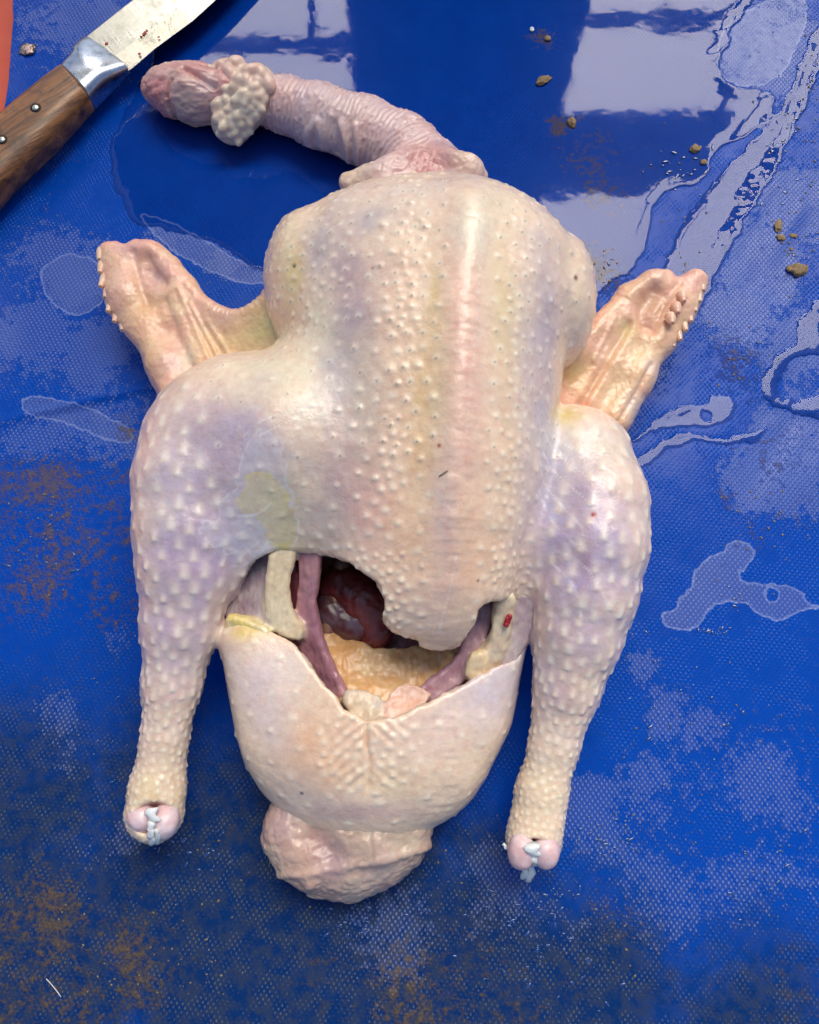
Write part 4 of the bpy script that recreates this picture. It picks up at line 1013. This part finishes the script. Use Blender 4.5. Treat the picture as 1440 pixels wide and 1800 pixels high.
# ------------------------------------------------------------------ knife
KN = empty('butcher_knife', tuple(P(160, 150, .0)), 'wooden handled steel butcher knife lying on the blue tarp in the upper left corner', 'knife')
def loft(sections, closed=True):            # sections: list of rings of points
    bm = bmesh.new(); rings = [[bm.verts.new(q) for q in s] for s in sections]; k = len(rings[0])
    for i in range(len(rings) - 1):
        for j in range(k): bm.faces.new((rings[i][j], rings[i][(j + 1) % k], rings[i + 1][(j + 1) % k], rings[i + 1][j]))
    bm.faces.new(rings[0][::-1]); bm.faces.new(rings[-1]); bmesh.ops.recalc_face_normals(bm, faces=bm.faces[:]); return bm
def rring(a, b, t, n=28, e=3.2, up=A(0, 0, 1)):  # a rounded section between two edge points, t thick
    c = (a + b) / 2; u = (b - a) / 2; out = []
    for i in range(n):
        th = 2 * math.pi * i / n; cs, sn = math.cos(th), math.sin(th)
        out.append(c + u * math.copysign(abs(cs) ** (2 / e), cs) + up * t * math.copysign(abs(sn) ** (2 / e), sn))
    return out
wm = MT('handle_wood'); gco = wm.coord('Object', rot=(0, 0, R(-41.5)), scale=(1, 1, 1)); sc_ = wm.n('Mapping'); wm.l(gco, sc_.inputs[0]); sc_.inputs['Scale'].default_value = (18, 260, 120)
g1 = wm.noise(1.0, 6, .65, sc_.outputs[0], .6); g2 = wm.noise(70, 4); g3 = wm.noise(3.2, 4, .7, sc_.outputs[0])
wc = wm.mix(wm.ramp(g1, .3, .7), (.060, .020, .006), (.36, .14, .034)); wc = wm.mix(wm.ramp(g2, .5, .75), wc, (.04, .018, .010)); wc = wm.mix(wm.ramp(g3, .6, .68), wc, (.035, .014, .006))
wm.set(Base_Color=wc, Roughness=wm.ramp(g2, .3, .8, .28, .5), Normal=wm.bump(g1, .9, .0008), Coat_Weight=.25, Coat_Roughness=.25); WOOD = wm.m
sm = MT('blade_steel'); bco = sm.coord('Object', rot=(0, 0, R(-35))); bs = sm.n('Mapping'); sm.l(bco, bs.inputs[0]); bs.inputs['Scale'].default_value = (600, 20, 20)
br_ = sm.noise(1.0, 3, .6, bs.outputs[0]); st_ = sm.noise(90, 5, .6); et = sm.noise(420, 3, .6)
sm.set(Base_Color=sm.mix(sm.ramp(st_, .5, .75), (.52, .50, .44), (.40, .385, .33)), Metallic=1., Roughness=sm.ramp(st_, .3, .7, .22, .38), Normal=sm.bump(br_, .25, .0002)); STEEL = sm.m
bmx = MT('bolster_steel'); bmx.set(Base_Color=bmx.mix(bmx.ramp(bmx.noise(160, 4), .45, .7), (.42, .46, .54), (.30, .33, .38)), Metallic=1., Roughness=bmx.ramp(bmx.noise(60), .3, .7, .22, .36), Normal=bmx.bump(bmx.noise(700), .1, .0002)); BOLST = bmx.m
ZK = .0155
L_ED = [(-150,322),(-60,262),(0,216),(60,166),(92,141),(112,127)]; R_ED = [(-110,470),(-30,386),(20,328),(88,262),(128,218),(162,182)]
secs = []
for i, (a, b) in enumerate(zip(L_ED, R_ED)):
    secs.append(rring(P(a[0], a[1], ZK), P(b[0], b[1], ZK), (.0125, .0125, .0125, .0125, .0122, .0118)[i]))
# resample along the length for a smooth handle
def resample(secs, n):
    S_ = np.array(secs); out = []
    for q in np.linspace(0, len(S_) - 1, n):
        i = min(int(q), len(S_) - 2); t = q - i; p0, p1, p2, p3 = S_[max(i - 1, 0)], S_[i], S_[i + 1], S_[min(i + 2, len(S_) - 1)]
        out.append(.5 * (2 * p1 + (p2 - p0) * t + (2 * p0 - 5 * p1 + 4 * p2 - p3) * t * t + (3 * p1 - p0 - 3 * p2 + p3) * t ** 3))
    return out
bm_obj('handle', loft(resample(secs, 30)), WOOD, KN)
BL = [(112.5,127),(122,116),(132,103),(134,90),(146,74),(152,69)]; BR = [(163,181.5),(178,166),(190,154),(204,143),(218,131),(227,124)]
secs = [rring(P(a[0], a[1], ZK - .0005), P(b[0], b[1], ZK - .0005), (.0112, .0112, .011, .0098, .0072, .0056)[i], e=3.4) for i, (a, b) in enumerate(zip(BL, BR))]
bm_obj('bolster', loft(resample(secs, 24)), BOLST, KN)
def knife_sec(sp, gr, ed, z=ZK, t=.0019):   # spine, grind line, edge on the picture
    s, g, e = P(sp[0], sp[1], z), P(gr[0], gr[1], z), P(ed[0], ed[1], z)
    U = A(0, 0, 1)
    return [s + U * t * .8, s + (g - s) * .03 + U * t, g + U * t * .92, e + U * t * .12, e - U * t * .12, g - U * t * .92, s + (g - s) * .03 - U * t, s - U * t * .8]
secs = [knife_sec((150,71),(196,104),(226,124.5)), knife_sec((154,66.5),(205,101),(232,120.5)), knife_sec((200,30),(255,64),(272,86)), knife_sec((243,-4),(318,10),(340,36)), knife_sec((300,-62),(372,-38),(388,-8)), knife_sec((380,-140),(450,-110),(452,-76)), knife_sec((430,-190),(470,-170),(474,-160))]
blade = bm_obj('blade', loft(secs), STEEL, KN, smooth=False)
# ricasso step, etched marks and blood on the flat of the blade
em = MT('etching'); em.set(Base_Color=(.26, .25, .22), Roughness=.6, Metallic=.6)
zt = ZK + .0021
def etched(strokes, wd):
    bm = bmesh.new()
    for s in strokes:
        q = [P(a, b, zt) for a, b in s]
        for i in range(len(q) - 1):
            d = q[i + 1] - q[i]; n_ = np.cross(d, A(0, 0, 1)); n_ = n_ / max(np.linalg.norm(n_), 1e-9) * wd
            vs_ = [bm.verts.new(x) for x in (q[i] - n_, q[i] + n_, q[i + 1] + n_, q[i + 1] - n_)]
            bm.faces.new(vs_)
    return bm
rs_ = random.Random(9); strokes = []
for row in range(4):
    for k in range(11):
        t = k / 10; bx = 274 + 48 * t + row * 5.2 - 8; by = 52 - 36 * t + row * 4.6 - 4
        if rs_.random() < .4: continue
        strokes.append([(bx + rs_.uniform(-1.5, 1.5), by + rs_.uniform(-1.5, 1.5)) for _ in range(3)])
bm_obj('etched_mark', etched(strokes, .0002), em.m, blade, False)
rm_ = MT('dried_blood'); rm_.set(Base_Color=(.45, .03, .03), Roughness=.4)
def speck(name, c, r, h, mat, parent, seed, el=1.0, ang=0):
    bm = bmesh.new(); bmesh.ops.create_icosphere(bm, subdivisions=3, radius=1)
    for v in bm.verts:
        k = 1 + .55 * mnoise.noise(v.co * 1.6 + Vector((seed, 0, 0))) + .25 * mnoise.noise(v.co * 4 + Vector((0, seed, 0)))
        x, y, z = v.co * k; x *= r * el; y *= r; z *= h
        v.co = (c[0] + x * math.cos(ang) - y * math.sin(ang), c[1] + x * math.sin(ang) + y * math.cos(ang), c[2] + z)
    return bm_obj(name, bm, mat, parent)
for k, (px, py, r, el) in enumerate([(254,58,2.4,2.0),(248,64,2,1),(245,94,2.6,1),(187,76,2.2,1.6),(279,65,2,1),(258,53,2,1)]):
    speck('blood_speck', P(px, py, zt), M(r, py, zt), .0002, rm_.m, blade, k * 3.1, el, 1.0)
rv = MT('rivet_brass'); rv.set(Base_Color=(.80, .72, .56), Metallic=1., Roughness=.25)
for px, py in ((63, 190), (4, 246)):
    o = P(px, py, ZK + .0121); bm = bmesh.new()
    bmesh.ops.create_uvsphere(bm, u_segments=18, v_segments=8, radius=1)
    for v in bm.verts: v.co = (o[0] + v.co.x * M(6, py, ZK), o[1] + v.co.y * M(6, py, ZK), o[2] + .0004 + v.co.z * .0010)
    r_ = bm_obj('rivet', bm, rv.m, KN)
    bm = bmesh.new(); bmesh.ops.create_cone(bm, segments=20, radius1=M(9.5, py, ZK), radius2=M(9, py, ZK), depth=.0016, cap_ends=True)
    for v in bm.verts: v.co += Vector((o[0], o[1], o[2] - .00005))
    dk = MT('rivet_gap'); dk.set(Base_Color=(.02, .010, .006), Roughness=.7)
    bm_obj('rivet_ring', bm, dk.m, r_)

# ------------------------------------------------------------------ crumbs of dirt, feather bits
def tz_at(px, py):
    g = G(px, py); i = np.abs(xs - g[0]).argmin(); j = np.abs(ys - g[1]).argmin()
    return P(px, py, max(tz.reshape(nx, ny)[i, j], wz.reshape(nx, ny)[i, j] if wet.reshape(nx, ny)[i, j] > 0 else -1))
cm = MT('dirt_crumb'); cn = cm.noise(500, 4); cm.set(Base_Color=cm.mix(cn, (.10, .055, .022), (.40, .27, .13)), Roughness=.7, Normal=cm.bump(cn, .8, .0008))
CR = [(1368,398,7,1.7,1.4,'tan dirt crumb with a ragged top on the wet tarp, above the rounder crumb'),(1372,418,6,1.1,0,'small tan dirt crumb touching the lower end of the ragged upright crumb'),(1402,476,13,1.25,.2,'largest round brown dirt crumb, near the right edge of the tarp'),(1395,415,4,1.8,-.2,'slim tan dirt crumb just right of the ragged upright crumb'),(1222,262,7,1.3,.3,'tan dirt crumb in the pale reflection right of the puddle'),(1237,285,4.5,1.2,.2,'smaller tan crumb below the crumb in the pale reflection'),(955,142,8,1.8,.5,'dark brown leaf crumb in the deep blue puddle above the breast'),(1005,215,9,.8,.2,'ochre dirt crumb where blue puddle meets pale reflection'),(963,68,5,1.1,.6,'brown dirt crumb near the top of the puddle'),(935,52,5,.7,.2,'white bit floating near the top of the puddle'),(1183,590,5,1.2,.2,'brown crumb by the quill row of the wing'),(1391,438,3,1.2,.2,'tiny tan crumb above the round brown crumb')]
for k, (px, py, r, el, an, lb) in enumerate(CR):
    o = tz_at(px, py); s = M(r, py, 0)
    c = speck('dirt_crumb', (0, 0, s * .25), s, s * .42, cm.m if 'white' not in lb else TENDON, None, k * 5.3 + 2, el, an); c.location = tuple(o); tag(c, lb, 'crumb', 'crumbs of dirt scattered on the tarp')
bd = MT('water_bead'); bd.set(Base_Color=(.010, .05, .22), Roughness=.08, Specular_IOR_Level=.9, Coat_Weight=.6, Coat_Roughness=.05); BEAD = bd.m
gm_ = MT('grit'); gm_.set(Base_Color=gm_.mix(gm_.noise(300), (.10, .07, .04), (.34, .26, .16)), Roughness=.7)
bm = bmesh.new(); rg = random.Random(4)
for (px, py, sx, sy, n_) in [(1420,250,30,160,60),(1340,920,70,60,26),(1390,450,40,60,22),(60,900,80,100,40),(1060,470,40,40,26),(1300,650,60,60,22),(1080,1640,60,50,20),(250,1690,200,90,50),(700,1500,120,60,16),(1200,420,60,120,24),(540,1560,300,80,30),(1240,1250,160,200,20)]:
    for _ in range(n_):
        x, y = rg.gauss(px, sx * .6), rg.gauss(py, sy * .6)
        if not (0 < x < 1440 and 0 < y < 1800): continue
        o = tz_at(x, y); s = M(rg.uniform(.8, 2.2), y, 0)
        mt = Matrix.Translation(tuple(o + A(0, 0, s * .3))) @ Matrix.Rotation(rg.uniform(0, 6), 4, 'Z') @ Matrix.Diagonal((s * rg.uniform(.8, 1.8), s, s * .6, 1))
        bmesh.ops.create_icosphere(bm, subdivisions=1, radius=1, matrix=mt)
gr_bm = bm; bm = bmesh.new()
for (px, py, sx, sy, n_) in [(930,1590,80,70,90),(320,1500,110,50,40),(600,1480,60,40,10),(640,1620,90,40,40),(1060,1470,70,30,50),(1330,1540,90,70,40),(1200,1260,120,120,40),(1290,1050,30,20,14),(1250,1110,30,12,14),(1200,300,60,60,30),(1370,280,30,90,30),(60,1000,60,60,24),(900,1720,200,60,30),(190,1250,60,120,20)]:
    for _ in range(n_):
        x, y = rg.gauss(px, sx * .6), rg.gauss(py, sy * .6)
        if not (0 < x < 1440 and 0 < y < 1800): continue
        o = tz_at(x, y); s = M(rg.uniform(.8, 2.4), y, 0)
        mt = Matrix.Translation(tuple(o + A(0, 0, .0001))) @ Matrix.Rotation(rg.gauss(.4, .7), 4, 'Z') @ Matrix.Diagonal((s * rg.uniform(.9, 3.2), s, s * .5, 1))
        bmesh.ops.create_icosphere(bm, subdivisions=2, radius=1, matrix=mt)
wb = bm_obj('water_beads', bm, BEAD); wb['kind'] = 'stuff'; wb['label'] = 'small beads of water scattered over the tarp'
bm = gr_bm
gr = bm_obj('grit', bm, gm_.m); gr['kind'] = 'stuff'; gr['label'] = 'fine grit and dried specks scattered over the tarp'
fm_ = MT('foil'); fm_.set(Base_Color=(.30, .22, .20), Metallic=1., Roughness=.3, Normal=fm_.bump(fm_.noise(500), .6, .001))
o = tz_at(48, 88); fs_ = speck('eyelet_scrap', (0, 0, .001), M(13, 88, 0), .0007, fm_.m, None, 4.4, 1.0, .3); fs_.location = tuple(o); tag(fs_, 'crumpled shiny metal scrap at the upper left edge of the tarp', 'metal scrap')
def filament(name, pts, r, mat, lb, cat):
    o = np.array(pts[0]); q = [np.array(x) - o for x in pts]; secs = []
    for i in range(len(q)):
        d = q[min(i + 1, len(q) - 1)] - q[max(i - 1, 0)]; d /= np.linalg.norm(d); sx = np.cross(d, A(0, 0, 1)); sx /= np.linalg.norm(sx); sz = np.cross(sx, d)
        secs.append([q[i] + r * (sx * math.cos(k * math.pi / 3) + sz * math.sin(k * math.pi / 3)) for k in range(6)])
    ob = bm_obj(name, loft(secs), mat); ob.location = tuple(o); tag(ob, lb, cat)
filament('feather_hair', [tz_at(82 + 26 * t, 1720 + 26 * t + 6 * t * t) + A(0, 0, .0006) for t in np.linspace(0, 1, 8)], .00022, TENDON, 'thin white feather hair on the dirty lower left of the tarp', 'feather hair')
q0 = body_pick(772, 838) + A(0, 0, .0006); q1 = body_pick(787, 828) + A(0, 0, .0006)
filament('feather_stub', [q0, (q0 + q1) / 2 + A(0, 0, .0003), q1], .0003, gm_.m, 'short brown feather stub lying on the breast below the ridge', 'feather stub')
# ------------------------------------------------------------------ unseen dark boards added to darken parts of the water's reflection
FR = empty('reflection_blocker', (0.1, 1.7, -.9), 'unseen dark boards added beyond the far side of the tarp to shape the puddle reflection', 'reflection blocker')
dw = MT('blocker_dark'); dn = dw.noise(14, 5); dw.set(Base_Color=dw.mix(dn, (.020, .016, .014), (.05, .042, .036)), Roughness=.8, Normal=dw.bump(dn, .4, .004)); DARK = dw.m
def mirror(px, py, D):
    g = P(px, py, 0.); r = ray(px, py); return g + A(r[0], r[1], -r[2]) * ((D - g[1]) / r[1])
def board(name, x0, x1, z0, z1, y, th=.03):
    bm = bmesh.new(); bmesh.ops.create_cube(bm, size=1, matrix=Matrix.Translation(((x0 + x1) / 2, y, (z0 + z1) / 2)) @ Matrix.Diagonal((x1 - x0, th, z1 - z0, 1)))
    bmesh.ops.bevel(bm, geom=bm.edges[:], offset=.004, segments=2, affect='EDGES')
    return bm_obj(name, bm, DARK, FR, False)
D = 1.7; xl = mirror(612, 60, D)[0]; xr = mirror(1012, 120, D)[0]; zt_ = mirror(800, 470, D)[2]
n_ = 4
for k in range(n_):
    board('blocker_plank', xl + (xr - xl) * k / n_, xl + (xr - xl) * (k + 1) / n_ + .004, -.9, zt_ - .04 * (k % 2), D + .032 * (k % 2))
a_, b_ = mirror(1000, 46, D), mirror(1330, 22, D); board('blocker_rail', xr + .002, b_[0], b_[2] - .0, b_[2] + .035, D)
a_, b_ = mirror(1005, 205, D), mirror(1222, 345, D); board('blocker_panel', xr + .002, b_[0], a_[2], b_[2], D + .002)
board('post', mirror(1222, 300, D)[0] + 0.0, mirror(1238, 300, D)[0], -.9, b_[2] + .3, D + .04)  # upright of the added reflection blocker
a_, b_ = mirror(300, 66, D), mirror(612, 50, D); board('blocker_rail', a_[0] - .6, xl - .002, a_[2], a_[2] + .05, D)
board('post', mirror(535, 40, D)[0], mirror(552, 40, D)[0], -.9, mirror(540, 100, D)[2], D + .04)
board('post', mirror(180, 40, D)[0] - .1, mirror(180, 40, D)[0], -.9, mirror(540, 100, D)[2], D + .04)
a_, b_ = mirror(90, 190, D + .1), mirror(640, 540, D + .1); board('blocker_panel', a_[0], xl + .02, a_[2], b_[2], D + .1)  # wide added board that darkens the left of the puddle reflection
print('parts done', time.time() - T0)
